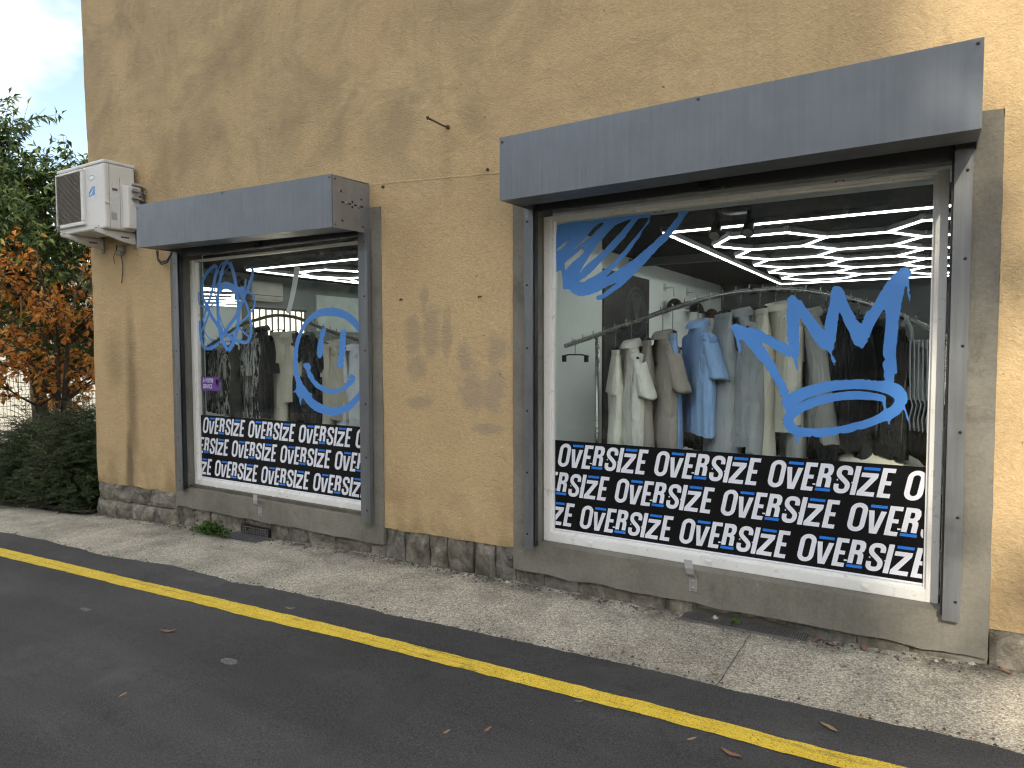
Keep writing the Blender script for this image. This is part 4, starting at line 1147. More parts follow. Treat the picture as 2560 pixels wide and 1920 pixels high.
# brackets
for bxx in (-7.60, -6.99):
    mb = MB()
    for s in (0, .032):
        x = bxx + s
        vs = [(x, -.012, az0 - .012), (x, -.415, az0 - .012), (x, -.415, az0 - .032), (x, -.28, az0 - .062), (x, -.14, az0 - .100), (x, -.012, az0 - .118)]
        v2 = [(p[0] + .003, p[1], p[2]) for p in vs]
        n = 6
        mb.add(vs + v2, [tuple(range(n)), tuple(range(2 * n - 1, n - 1, -1))] + [(i, n + i, n + (i + 1) % n, (i + 1) % n) for i in range(n)])
    mb.box(bxx + .0032, bxx + .0318, -.42, -.012, az0 - .015, az0 - .004)
    br = mb.build('bracket_arm', M['ac'], ac, weld=True)
    mb = MB(); mb.box(bxx - .012, bxx + .047, -.0118, -.004, az0 - .16, az0 + .03); mb.build('wall_plate', M['grey_plastic'], br)
    mb = MB(); mb.box(bxx - .0006, bxx + .0356, -.16, -.075, az0 - .066, az0 - .050); mb.build('slot', M['acdark'], br)
    for yy in (-.39, -.09):
        mb = MB(); mb.disc((bxx + .016, yy, az0 - .015), (0, 0, 1), .012, 8, .020); mb.build('mount_bolt', M['black'], br)
# refrigerant lines and loose wires
pv = thing('pipe_valves', 'cluster of copper valves and pipes behind the outdoor air conditioner', 'pipes', (-6.79, -.05, 2.9))
mb = MB()
for q, (y, z) in enumerate(((-.10, 3.26), (-.10, 3.20), (-.10, 3.13))):
    mb.tube([(-6.83, y, z), (-6.77, y, z), (-6.75, y + .03, z - .01), (-6.745, -.02, z - .04)], .012, 8)
    mb.tube([(-6.785, y - .02, z), (-6.785, y + .02, z)], .018, 8)
mb.build('valve', M['grey_plastic'], pv)
mb = MB(); mb.tube([(-6.76, -.05, 3.24), (-6.735, -.045, 3.15), (-6.72, -.04, 3.05), (-6.735, -.03, 2.95), (-6.76, -.03, 2.75)], .007, 8)
mb.tube([(-6.78, -.06, 3.15), (-6.76, -.05, 3.05), (-6.765, -.04, 2.90), (-6.78, -.03, 2.72)], .014, 8)
mb.build('pipe', M['black'], pv)
lw = thing('loose_wire', 'thin dark wires dangling below the outdoor air conditioner', 'cable', (-7.2, -.02, 2.3))
mb = MB()
mb.tube([(-7.27, -.03, 2.72), (-7.25, -.05, 2.66), (-7.20, -.03, 2.62), (-7.19, -.02, 2.50), (-7.205, -.02, 2.40), (-7.225, -.018, 2.32)], .005, 6)
mb.tube([(-7.30, -.03, 2.66), (-7.34, -.03, 2.60), (-7.35, -.02, 2.53)], .003, 6)
mb.build('wire', M['black'], lw)
mb = MB(); mb.box(-7.20, -7.14, -.05, -.002, 2.63, 2.70); mb.tube([(-7.17, -.06, 2.60), (-7.17, -.06, 2.64)], .03, 10); mb.build('junction_box', M['grey_plastic'], lw, bevel=.004)
lc = thing('looped_cable', 'black cable loops hanging under the left shutter box', 'cable', (-6.4, -.1, 2.4))
mb = MB()
for k in (0, 1):
    mb.tube([(-6.56 + .02 * k, -.03, 2.60), (-6.50, -.06, 2.52 - .015 * k), (-6.42, -.07, 2.475 - .02 * k), (-6.34, -.06, 2.49 - .02 * k), (-6.28, -.05, 2.56)], .008, 8)
mb.build('cable', M['black'], lc)

# rusty rod in the wall, small screws
rod = thing('iron_rod', 'rusty iron rod sticking out of the stucco between the windows', 'rod', (-2.99, 0, 3.2))
mb = MB(); mb.tube([(-2.985, .01, 3.20), (-3.0, -.06, 3.203), (-3.03, -.12, 3.222), (-3.05, -.155, 3.235)], .0075, 8)
mb.build('shaft', M['rust'], rod)
mb = MB(); mb.tube([(-3.05, -.150, 3.228), (-3.052, -.162, 3.245)], .011, 8); mb.build('tip', M['rust'], rod)
mb = MB(); mb.tube([(-2.985, .0, 3.20), (-2.985, -.02, 3.2)], .015, 8); mb.build('collar', M['rust'], rod)
for k, (x, z, lb) in enumerate([(-3.43, 1.995, 'upper left'), (-2.715, 1.985, 'upper right')]):
    mb = MB(); mb.tube([(x, 0.02, z), (x, -.03, z), (x + .004, -.034, z - .012)], .006, 7)
    o = mb.build('wall_hook', M['rust']); tag(o, 'tiny rusty hook in the ochre wall between the windows, %s one' % lb.split()[1], 'hook', 'tiny hooks between the windows')
mb = MB(); mb.disc((-3.61, .0, 2.86), (0, -1, 0), .012, 8, .012); tag(mb.build('wall_plug', M['rust']), 'small dark wall plug beside the left shutter box end', 'wall plug')
mb = MB(); mb.disc((-2.65, .0, 2.855), (0, -1, 0), .012, 8, .012); tag(mb.build('wall_plug', M['rust']), 'small dark wall plug on the stucco seam by the right shutter box', 'wall plug')

# vent grille in the plinth
vg = thing('vent_grille', 'dark metal ventilation grille set in the stone plinth under the left window', 'vent', (-5.21, 0, -.07))
mb = MB(); mb.box(-5.40, -5.02, .010, .034, -.085, .012); mb.build('recess', M['dark'], vg)
mb = MB()
for q in range(13):
    x = -5.395 + q * .030
    mb.box(x, x + .004, -.004, .009, -.085, .012)
for q in range(5):
    z = -.083 + q * .022
    mb.box(-5.40, -5.02, -.008, -.0045, z, z + .004)
mb.build('bars', M['grate'], vg)
mb = MB(); mb.box(-5.45, -4.98, -.16, -.02, zg(-5.2) + .001, zg(-5.2) + .012); tag(mb.build('metal_sheet', plain('dark_sheet', (.06, .062, .066), .6), None), 'flat dark metal sheet lying on the pavement below the vent grille', 'metal sheet')
# flush grating at the foot of the right window
gr = thing('floor_grating', 'flush grey metal grating in the pavement under the right window', 'grating', (-.9, -.05, zg(-.9)))
gx = frange(-1.24, -.55, .012)
mb = MB()
for x in gx: mb.box(x, x + .006, -.095, .03, zg(x) + .004, zg(x) + .012)
mb.build('bars', M['grate'], gr)
mb = MB()
for y in (-.100, .031): mb.hexa([(-1.25, y, zg(-1.25) + .003), (-.54, y, zg(-.54) + .003), (-.54, y + .006, zg(-.54) + .003), (-1.25, y + .006, zg(-1.25) + .003), (-1.25, y, zg(-1.25) + .013), (-.54, y, zg(-.54) + .013), (-.54, y + .006, zg(-.54) + .013), (-1.25, y + .006, zg(-1.25) + .013)])
mb.build('frame', M['grate'], gr)
mb = MB(); mb.hexa([(-1.24, -.095, zg(-1.24) + .0015), (-.55, -.095, zg(-.55) + .0015), (-.55, .03, zg(-.55) + .0015), (-1.24, .03, zg(-1.24) + .0015), (-1.24, -.095, zg(-1.24) + .003), (-.55, -.095, zg(-.55) + .003), (-.55, .03, zg(-.55) + .003), (-1.24, .03, zg(-1.24) + .003)])
mb.build('pit', plain('pit_shade', (.03, .028, .026), .9), gr)  # flat dark sheet stands in for the shade below the bars
# joint across the pavement
mb = MB()
pts = frange(-.86, -.10, .03)
vs = []
for y in pts:
    x = -.832 + .006 * n3(y * 12, 0, 0)
    w = .0015 + .003 * abs(n3(y * 20, 3, 0))
    vs += [(x - w, y, zg(x) + .0035), (x + w, y, zg(x) + .0035)]
mb.add(vs, [(2 * i, 2 * i + 1, 2 * i + 3, 2 * i + 2) for i in range(len(pts) - 1)])
pj = mb.build('joint', M['gravel']); pj.parent = bpy.data.objects['pavement']

# grit along the foot of the wall and the road edge
mb = MB()
rnd = random.Random(3)
def pebble(x, y, s, z=None):
    z = zg(x) + .003 if z is None else z
    vs = []
    for (a, b, c) in ((1, 0, 0), (-1, 0, 0), (0, 1, 0), (0, -1, 0), (0, 0, 1), (0, 0, -.4)):
        k = s * rnd.uniform(.6, 1.3)
        vs.append((x + a * k, y + b * k, z + c * k * .7 + s * .2))
    mb.add(vs, [(0, 2, 4), (2, 1, 4), (1, 3, 4), (3, 0, 4), (2, 0, 5), (1, 2, 5), (3, 1, 5), (0, 3, 5)])
for i in range(900):
    x = rnd.uniform(-7.8, 1.2)
    pebble(x, -.02 - abs(rnd.gauss(0, .05)) - .0, rnd.choice((.004, .006, .008, .011)))
for i in range(350):
    x = rnd.uniform(-7.8, 1.0)
    pebble(x, edge_y(x) + rnd.gauss(.02, .03), rnd.choice((.004, .006, .009)), zg(x) + .004)
for i in range(260):
    x = rnd.uniform(-7.8, 1.0); pebble(x, rnd.uniform(-.8, -.1), rnd.choice((.004, .006)))
g = mb.build('loose_grit', M['gravel']); tag(g, 'dark loose grit along the foot of the wall', 'grit', kind='stuff')
mb = MB()
for i in range(120):
    x = rnd.uniform(-7.5, 1.2); pebble(x, -.03 - abs(rnd.gauss(0, .12)), rnd.choice((.004, .007, .010)))
for (x, y, s) in ((-1.9 - .57, -.05, .022), (-1.06, -.0, .026), (-.93, .0, .02), (.05, -.06, .016), (.2, -.03, .02)): pebble(x, y, s)
g = mb.build('pale_pebbles', plain('pale_pebble', (.42, .39, .33), .9, var=.3, vs=50)); tag(g, 'pale pebbles scattered along the foot of the wall', 'pebbles', kind='stuff')

# fallen leaves
leafcols = [plain('leaf_rust', (.22, .11, .07), .7, var=.3, vs=30), plain('leaf_tan', (.30, .19, .095), .7, var=.3, vs=30), plain('leaf_olive', (.16, .14, .04), .7, var=.3, vs=30), plain('leaf_grey', (.17, .165, .15), .8, var=.3, vs=30)]
def leaf_mesh(seed):
    r = random.Random(seed)
    mb = MB(); vs = []
    n = 7
    for i in range(n):
        t = i / (n - 1)
        w = .5 * math.sin(math.pi * min(1, t * 1.02)) ** .8 * .62
        c = .18 * (2 * t - 1) ** 2 + .05 * r.uniform(-1, 1)
        bend = .1 * math.sin(t * 3 + seed)
        vs += [(t - .5, -w * .5 + bend, c + .16 * w), (t - .5, bend, c), (t - .5, w * .5 + bend, c + .16 * w)]
    f = []
    for i in range(n - 1):
        for k in (0, 1): f.append((3 * i + k, 3 * i + 3 + k, 3 * i + 4 + k, 3 * i + 1 + k))
    mb.add(vs, f, True)
    return mb.mesh('leaf')
LM = [leaf_mesh(s) for s in range(5)]
LV = [('curled rust-brown leaf lying on the asphalt below the yellow line, left', -3.70, -1.75, .10, 0), ('rust leaf on the pavement in front of the left window', -5.13, -.39, .08, 0),
      ('small brown leaf at the road edge on the far left', -5.71, -.89, .06, 0), ('tiny tan leaf alone on the dark asphalt, lower left', -3.17, -2.30, .05, 1),
      ('tan leaf scrap on the asphalt at the bottom centre', -1.68, -1.79, .045, 1), ('brown leaf on the asphalt right of the tan scrap', -1.54, -1.69, .055, 0),
      ('grey dried leaf between yellow line and pavement', -3.37, -1.16, .075, 3), ('brown leaf beside the vent grille', -4.97, -.03, .07, 0),
      ('pale leaf at the pavement edge near the middle', -2.80, -.90, .07, 1), ('red-brown leaf inside the corner of the vent grille', -5.10, -.045, .06, 0),
      ('faint brown leaf on the pavement below the right window latch', -1.35, -.69, .06, 0), ('brown leaf against the plinth under the right window', -.43, -.06, .08, 0),
      ('tan leaf on the pavement in front of the grating end', -.34, -.30, .055, 1), ('large tan leaf on the asphalt near the right edge', -.33, -.98, .085, 1),
      ('tan leaf on the road edge right of the yellow line', -.22, -.81, .07, 1), ('pale leaf touching the yellow line, lower right', -.79, -1.34, .05, 1),
      ('curled brown leaf on the asphalt at the bottom edge', -.63, -1.36, .085, 0), ('olive leaf near the pavement joint', -.87, -.70, .06, 2),
      ('small yellow-brown leaf on the sunlit pavement', -.12, -.59, .04, 1), ('yellowish leaf at the road edge on the far right', .18, -.82, .05, 1),
      ('grey leaf scrap lying on the yellow line', -1.32, -1.285, .05, 3), ('brown leaf under the right end of the surround', .33, -.05, .09, 0),
      ('rusty leaf wedged at the plinth below the right window', -.27, -.05, .09, 0), ('brown stalked leaf beside the grating', -.50, -.035, .07, 0)]
for k, (lb, x, y, s, c) in enumerate(LV):
    o = bpy.data.objects.new('fallen_leaf', LM[k % 5].copy()); COL.objects.link(o)
    o.data.materials.append(leafcols[c])
    o.location = (x, y, zg(x) + (.016 if y < -.85 else .004) + .002)
    o.scale = (s, s * .9, s * .55); o.rotation_euler = (0, 0, random.uniform(0, 6.28))
    tag(o, lb, 'leaf', 'fallen leaves')
# white worn patch on the asphalt
mb = MB()
for (x, y, r1, r2) in ((-3.06, -1.82, .055, .030), (-4.55, -1.78, .05, .02), (-2.28, -1.27, .03, .014)):
    vs = [(x + r1 * math.cos(R(a)) * (1 + .3 * n3(a * .05, x, 0)), y + r2 * math.sin(R(a)) * (1 + .4 * n3(a * .04, y, 2)), zg(x) + .0135) for a in range(0, 360, 15)]
    mb.add(vs, [tuple(range(24))])
o = mb.build('worn_patch', plain('worn_asphalt', (.125, .122, .115), .9, var=.4, vs=70)); o.parent = road
# ------------------------------------------------------------------ shop interior
def room(name, mb, mat):
    o = mb.build(name, mat); o["kind"] = "structure"; return o
RZ0, RZ1, RY1 = .02, 2.62, 6.9
mb = MB(); mb.box(-7.60, 4.0, .24, RY1, RZ0 - .05, RZ0); room('shop_floor', mb, M['floor_in'])
mb = MB(); mb.box(-7.60, 4.0, .24, RY1, RZ1, RZ1 + .05); room('shop_ceiling', mb, M['ceil'])
mb = MB(); mb.box(-7.60, 4.0, RY1, RY1 + .1, RZ0, RZ1); room('shop_back_wall', mb, M['shaded_back'])
mb = MB(); mb.box(-7.70, -7.60, .24, RY1, RZ0, RZ1); room('shop_end_wall', mb, plain('end_wall_paint', (.20, .228, .218), .85, var=.08))
mb = MB(); mb.box(3.9, 4.0, .24, RY1, RZ0, RZ1); room('shop_side_wall', mb, M['inwall'])
mb = MB(); mb.box(-2.95, -2.85, 1.86, RY1, RZ0, RZ1); mb.box(-2.95, -2.62, .24, 1.85, RZ0, RZ1); room('shop_partition', mb, M['inwall'])
# inner face of the front wall
mb = MB()
for a, b in ((-7.6, LEFT['o'][0] - .01), (LEFT['o'][1] + .01, RIGHT['o'][0] - .01), (RIGHT['o'][1] + .01, 3.9)): mb.box(a, b, .20, .238, RZ0, RZ1)
for W_ in (LEFT, RIGHT):
    mb.box(W_['o'][0] - .01, W_['o'][1] + .01, .20, .238, RZ0, W_['o'][2]); mb.box(W_['o'][0] - .01, W_['o'][1] + .01, .20, .238, W_['o'][3], RZ1)
room('shop_front_wall', mb, M['inwall'])
# pale soffit behind the right window with line symbols
mb = MB(); mb.box(-2.61, 3.88, .24, .66, 2.555, RZ1 - .002); sf = room('shop_soffit', mb, M['white_in'])
def outline(pts, name, parent, z, w=.010):
    k = len(pts); mb = MB()
    for i in range(k):
        a, b = pts[i], pts[(i + 1) % k]
        dx, dy = b[0] - a[0], b[1] - a[1]; d = math.hypot(dx, dy)
        nx, ny = -dy / d * w / 2, dx / d * w / 2
        mb.add([(a[0] + nx, a[1] + ny, z), (b[0] + nx, b[1] + ny, z), (b[0] - nx, b[1] - ny, z - .0003 * (i % 3)), (a[0] - nx, a[1] - ny, z - .0003 * (i % 3))], [(0, 1, 2, 3)])
    return mb.build(name, M['black'], parent)
def plus(cx, cy, s): return [(cx + s * a, cy + s * b) for a, b in ((-.33, -1), (.33, -1), (.33, -.33), (1, -.33), (1, .33), (.33, .33), (.33, 1), (-.33, 1), (-.33, .33), (-1, .33), (-1, -.33), (-.33, -.33))]
for cx, cy, s in ((-1.62, .50, .09), (-1.95, .42, .08), (-.62, .44, .10), (-.47, .33, .06)): outline(plus(cx, cy, s), 'plus_symbol', sf, 2.553)
outline([(-.20 + .16 * math.cos(R(a)), .36 + .11 * math.sin(R(a))) for a in range(0, 360, 15)], 'ring_symbol', sf, 2.553)

# black display panel with a round emblem and a pale track on the partition
dp = thing('display_panel', 'tall black panel with a faint round emblem on the side wall', 'panel', (-2.845, 3.0, RZ0))
mb = MB(); mb.box(-2.849, -2.83, 2.37, 3.66, RZ0, 2.43); mb.build('board', M['panel'], dp)
emb = plain('emblem_grey', (.06, .062, .068), .6)
for r in (.30, .24):
    mb = MB(); vs = []
    for a in range(0, 361, 10):
        for rr_ in (r, r - .03): vs.append((-2.8285, 3.25 + rr_ * math.cos(R(a)), 2.02 + rr_ * math.sin(R(a))))
    mb.add(vs, [(2 * i, 2 * i + 1, 2 * i + 3, 2 * i + 2) for i in range(36)]); mb.build('emblem_ring', emb, dp)
mb = MB(); mb.box(-2.828, -2.826, 3.235, 3.265, 1.90, 2.14); mb.add([(-2.827, 3.1, 2.20), (-2.827, 3.4, 2.20), (-2.827, 3.25, 1.86)], [(0, 1, 2)]); mb.build('emblem_mark', emb, dp)
mb = MB(); mb.box(-2.84, 3.85, 3.05, 3.13, 2.52, 2.60); tag(mb.build('ceiling_beam', plain('beam_grey', (.10, .10, .095), .8)), 'grey beam crossing the black shop ceiling', 'beam')

# caps on wall hooks
capm = [plain('cap_dark', (.02, .018, .028), .85, vs=30, var=.5), plain('cap_maroon', (.055, .018, .022), .85), plain('cap_black', (.012, .012, .013), .85)]
for k, (y, z, mt, lb) in enumerate([(4.25, 2.12, 0, 'dark patterned cap with pale brim hanging on the shop side wall'), (5.15, 2.13, 2, 'black cap hanging on the shop side wall, middle one'), (5.9, 2.08, 1, 'maroon cap hanging on the shop side wall, farthest')]):
    root = thing('cap', lb, 'cap', (-2.80, y, z), group='caps on the shop wall')
    mb = MB(); rings = []
    for i in range(7):
        t = i / 6 * math.pi / 2
        rings.append([(-2.72 + .10 * math.cos(t) * math.cos(2 * math.pi * j / 16), y + .11 * math.cos(t) * math.sin(2 * math.pi * j / 16), z + .13 * math.sin(t)) for j in range(16)])
    mb.loft(rings, True); mb.build('crown', capm[mt], root)
    mb = MB(); vs = []
    for j in range(13):
        a = R(-80 + 160 * j / 12)
        vs += [(-2.72 + .10 * math.cos(a), y + .10 * math.sin(a), z + .005), (-2.72 + .19 * math.cos(a) ** .5 if math.cos(a) > 0 else -2.72, y + .12 * math.sin(a), z - .03)]
    mb.add(vs, [(2 * i, 2 * i + 1, 2 * i + 3, 2 * i + 2) for i in range(12)], True); mb.build('brim', M['paper'] if k == 0 else capm[mt], root)
    mb = MB(); mb.tube([(-2.85, y, z + .26), (-2.74, y, z + .26), (-2.73, y, z + .15)], .008, 6); mb.box(-2.85, -2.84, y - .04, y + .04, z + .22, z + .32); mb.build('hook', M['white_in'], root)
# twin spotlight
spl = thing('twin_spotlight', 'unlit black twin spotlight hanging from the shop ceiling', 'spotlight', (-1.25, 1.05, RZ1))
mb = MB(); mb.tube([(-1.22, 1.05, RZ1 - .001), (-1.22, 1.05, RZ1 - .03)], .10, 20); mb.build('base', M['black'], spl)
for x in (-1.36, -1.13):
    mb = MB(); mb.tube([(x, 1.05, RZ1 - .01), (x, 1.05, RZ1 - .11)], .016, 8); mb.tube([(x, 1.07, RZ1 - .10), (x, 1.0, RZ1 - .19)], [.035, .045], 14); h = mb.build('lamp_head', M['black'], spl)
    mb = MB(); mb.tube([(x, .999, RZ1 - .1915), (x, .997, RZ1 - .1935)], .036, 14); mb.build('lens', M['steel'], h)

# hexagon tube lights
TUBE_L = .44
def unit_tube(L, name):
    mb = MB(); mb.tube([(-L / 2, 0, 0), (L / 2, 0, 0)], .0085, 8); a = mb.mesh(name); a.materials.append(M['tube'])
    mb = MB(); mb.box(-L / 2, L / 2, -.017, .017, .004, .040); b = mb.mesh('housing'); b.materials.append(M['housing'])
    return a, b
TM = {}
def tube_obj(root, p, q):
    c = root.location
    d = math.hypot(q[0] - p[0], q[1] - p[1])
    L = round(d - .008, 3)
    if L not in TM: TM[L] = unit_tube(L, 'light_tube')
    o = bpy.data.objects.new('light_tube', TM[L][0]); COL.objects.link(o)
    o.parent = root
    o.location = ((p[0] + q[0]) / 2 - c.x, (p[1] + q[1]) / 2 - c.y, 0)
    o.rotation_euler = (0, 0, math.atan2(q[1] - p[1], q[0] - p[0]))
    h = bpy.data.objects.new('housing', TM[L][1]); COL.objects.link(h); h.parent = o
def hexlight(label, x0, x1, y0, y1, z, kx, ky, cols, rows, ymin, grp):
    root = thing('hexagon_light', label, 'ceiling light', ((x0 + x1) / 2, (y0 + y1) / 2, z), group=grp)
    done = set()
    nodes = set()
    def seg(p, q):
        if min(p[1], q[1]) < ymin: return
        if any(not (x0 - .02 <= r[0] <= x1 + .02 and y0 - .02 <= r[1] <= y1 + .02) for r in (p, q)): return
        k = tuple(sorted(((round(p[0], 2), round(p[1], 2)), (round(q[0], 2), round(q[1], 2)))))
        if k in done: return
        done.add(k); nodes.add(k[0]); nodes.add(k[1]); tube_obj(root, p, q)
    s, hx, hy = .43, .225, .385
    for k in range(cols):
        for n in range(rows):
            xl = kx + k * (s + hx); y = ky + n * 2 * hy + (hy if k % 2 else 0)
            seg((xl, y), (xl + s, y))
            for sg in (1, -1):
                seg((xl + s, y), (xl + s + hx, y + sg * hy)); seg((xl, y), (xl - hx, y + sg * hy))
    # outer rectangle in lengths of about 1.2 m
    def run(a, b):
        L = math.hypot(b[0] - a[0], b[1] - a[1]); n = max(1, round(L / 1.2))
        for i in range(n):
            p = (a[0] + (b[0] - a[0]) * i / n, a[1] + (b[1] - a[1]) * i / n); q = (a[0] + (b[0] - a[0]) * (i + 1) / n, a[1] + (b[1] - a[1]) * (i + 1) / n)
            tube_obj(root, p, q); nodes.add((round(p[0], 2), round(p[1], 2))); nodes.add((round(q[0], 2), round(q[1], 2)))
    e = .07
    run((x0 - e, y0 - e), (x1 + e, y0 - e)); run((x0 - e, y1 + e), (x1 + e, y1 + e)); run((x0 - e, y0 - e), (x0 - e, y1 + e)); run((x1 + e, y0 - e), (x1 + e, y1 + e))
    mb = MB()
    for (x, y) in nodes: mb.tube([(x, y, z + .012), (x, y, z + .045)], .024, 8)
    mb.build('connectors', M['connector'], root)
    mb = MB()
    for (x, y) in ((x0 + .3, y0 + .3), (x1 - .3, y0 + .3), (x0 + .3, y1 - .3), (x1 - .3, y1 - .3)): mb.tube([(x, y, z + .04), (x, y, RZ1)], .002, 4)
    mb.build('hanging_wires', M['black'], root)
    return root
hexlight('white hexagon tube light on the ceiling behind the right window', -1.70, 1.95, 1.16, 5.72, 2.50, -1.395, 1.575, 5, 6, 1.5, 'hexagon tube lights')
hexlight('white hexagon tube light on the ceiling behind the left window', -6.36, -3.55, .98, 5.55, 2.50, -6.12, 1.36, 4, 6, 1.3, 'hexagon tube lights')

# left room: barred window, mirror, wall unit
bw = thing('barred_window', 'bright barred window at the far end of the left shop room', 'window', (-7.60, 2.3, .9))
fro = emit('frosted_daylight', (1.0, .93, .74), 1.1)
mb = MB(); mb.box(-7.599, -7.585, 1.86, 2.72, 1.05, 2.16); mb.build('pane', fro, bw)
mb = MB()
for q in range(9): mb.box(-7.583, -7.560, 1.86 + .10 * q, 1.875 + .10 * q, 1.05, 2.16)
for z in (1.02, 1.72, 2.16): mb.box(-7.584, -7.555, 1.83, 2.75, z, z + .03)
mb.build('bars', M['black'], bw)
mi = thing('wall_mirror', 'tall mirror on the end wall behind the scribble, reflecting the tube lights', 'mirror', (-7.6, 1.3, .1))
mir = NT('mirror_silver'); mir.set((.78, .80, .79), 0.02, 1.0)
mb = MB(); mb.box(-7.599, -7.58, .70, 1.70, .15, 2.56); mb.build('sheet', mir.m, mi)
iu = thing('indoor_unit', 'beige indoor air conditioner high on the end wall of the left room', 'air conditioner', (-7.5, 2.05, 2.25))
mb = MB(); mb.box(-7.599, -7.40, 1.72, 2.22, 2.27, 2.52); mb.build('casing', plain('beige_casing', (.46, .45, .40), .5), iu, bevel=.02)
mb = MB(); mb.box(-7.399, -7.396, 1.74, 2.20, 2.33, 2.337); mb.build('air_slot', M['dark'], iu)
wp = thing('wall_panel', 'pale green-grey board on the back of the left shop room', 'board', (-7.5, 3.5, 1.4))
mb = MB(); mb.box(-7.598, -7.57, 2.95, 3.9, 1.9, 2.42); mb.build('board', plain('pale_board', (.52, .60, .57), .7), wp)
ps = thing('white_strip', 'narrow white strip at a slant behind the left window', 'paper strip', (-4.9, .2, 1.95))  # thin curved white strip just inside the pane
mb = MB(); pts = [(-4.83, .20, 2.36), (-4.87, .20, 2.2), (-4.91, .205, 2.08), (-4.955, .215, 1.99), (-5.0, .23, 1.955)]
vs = []
for i, (x, y, z) in enumerate(pts): vs += [(x - .012, y, z + .008), (x + .045 - .006 * i, y + .01, z - .012)]
mb.add(vs, [(2 * i, 2 * i + 1, 2 * i + 3, 2 * i + 2) for i in range(4)], True); mb.build('strip', M['paper'], ps)

# ------------------------------------------------------------------ racks
YR = .60
RAILR = [(-2.36, 1.640), (-2.07, 1.726), (-1.80, 1.812), (-1.48, 1.908), (-1.21, 1.969), (-.98, 1.988), (-.77, 1.985), (-.53, 1.938), (-.305, 1.867), (-.086, 1.762), (.12, 1.64)]
RAILL = [(-6.85, 1.59), (-6.62, 1.690), (-6.35, 1.80), (-6.15, 1.871), (-5.9, 1.927), (-5.59, 1.965), (-5.3, 1.935), (-5.08, 1.868), (-4.81, 1.788), (-4.43, 1.700), (-4.05, 1.60)]
def rail_z(rail, x): return lerp_tab(x, [p[0] for p in rail], [p[1] for p in rail])
def rack(rail, label, posts, tone):
    root = thing('clothes_rack', label, 'clothes rack', (rail[5][0], YR, RZ0), group='arched clothes racks behind the windows')
    pl = smooth_line(rail, 6)
    mb = MB(); mb.tube([(x, YR, z) for x, z in pl], .017, 10); mb.build('rail', tone, root)
    mb = MB(); x = rail[0][0] + .06
    while x < rail[-1][0] - .03:
        z = rail_z(rail, x); mb.tube([(x, YR, z + .012), (x + .002, YR, z + .042)], .0035, 6); x += .085
    mb.build('pegs', tone, root)
    for px in posts:
        mb = MB(); mb.tube([(px, YR + .01, RZ0 + .02), (px, YR + .01, rail_z(rail, px) - .01)], .016, 10); mb.build('post', tone, root)
        mb = MB(); mb.tube([(px, YR + .01, RZ0), (px, YR + .01, RZ0 + .02)], .16, 20); mb.build('foot', tone, root)
    return root
bronze = plain('bronze_tube', (.20, .165, .13), .35, 0.9)
rack(RAILR, 'arched chrome clothes rack behind the right window', (-2.10, .05), M['chrome'])
rack(RAILL, 'arched dark metal clothes rack behind the left window', (-6.3, -4.2), bronze)

# ------------------------------------------------------------------ garments
def fold(u, z, sd, L): return (math.sin(u * 9 + sd + 1.5 * n3(u * 2, z * 1.5, sd)) * .6 + math.sin(u * 17 + sd * 2.1 + z * 2) * .3) * min(1, max(0, -z / (.5 * L)))
def ell(n, hw, hd, cx, cy, z, sd, L, amp=.012, tilt=0.0, p=.85):
    o = []
    for j in range(n):
        a = 2 * math.pi * j / n
        c, s = math.cos(a), math.sin(a)
        x = hw * (abs(c) ** p) * (1 if c >= 0 else -1)
        y = hd * (abs(s) ** p) * (1 if s >= 0 else -1)
        f = fold(a + x * 4, z, sd, L)
        o.append((cx + x * (1 + .0 * f), cy + y + amp * f * abs(s) + amp * .4 * f * (1 - abs(s)), z + tilt * x + .006 * math.sin(a * 3 + sd) * (1 if z < -.3 else 0)))
    return o
def hanger(x, zr, rz, w, label, grp, drop=.11, clips=False):
    root = thing('hanger', label, 'hanger', (x, YR, zr), rz, grp)
    return hanger_parts(root, w, drop, clips)
def hanger_parts(root, w, drop, clips):
    mb = MB()
    mb.tube([(0, 0, -drop), (0, 0, -.03), (.012, 0, -.004), (.010, 0, .018), (-.006, 0, .023), (-.018, 0, .012)], .003, 6)
    mb.build('hook', M['chrome'], root, local=True)
    mb = MB()
    if clips:
        mb.tube([(-w / 2, 0, -drop - .012), (-w / 4, 0, -drop), (w / 4, 0, -drop), (w / 2, 0, -drop - .012)], .006, 6)
        for s in (-1, 1): mb.box(s * w * .42 - .012, s * w * .42 + .012, -.012, .012, -drop - .055, -drop - .005)
    else:
        mb.tube([(-w / 2, 0, -drop - .085), (-w / 4, 0, -drop - .04), (0, 0, -drop), (w / 4, 0, -drop - .04), (w / 2, 0, -drop - .085)], [.011, .012, .010, .012, .011], 8)
    mb.build('bar', M['black'], root, local=True)
    return root
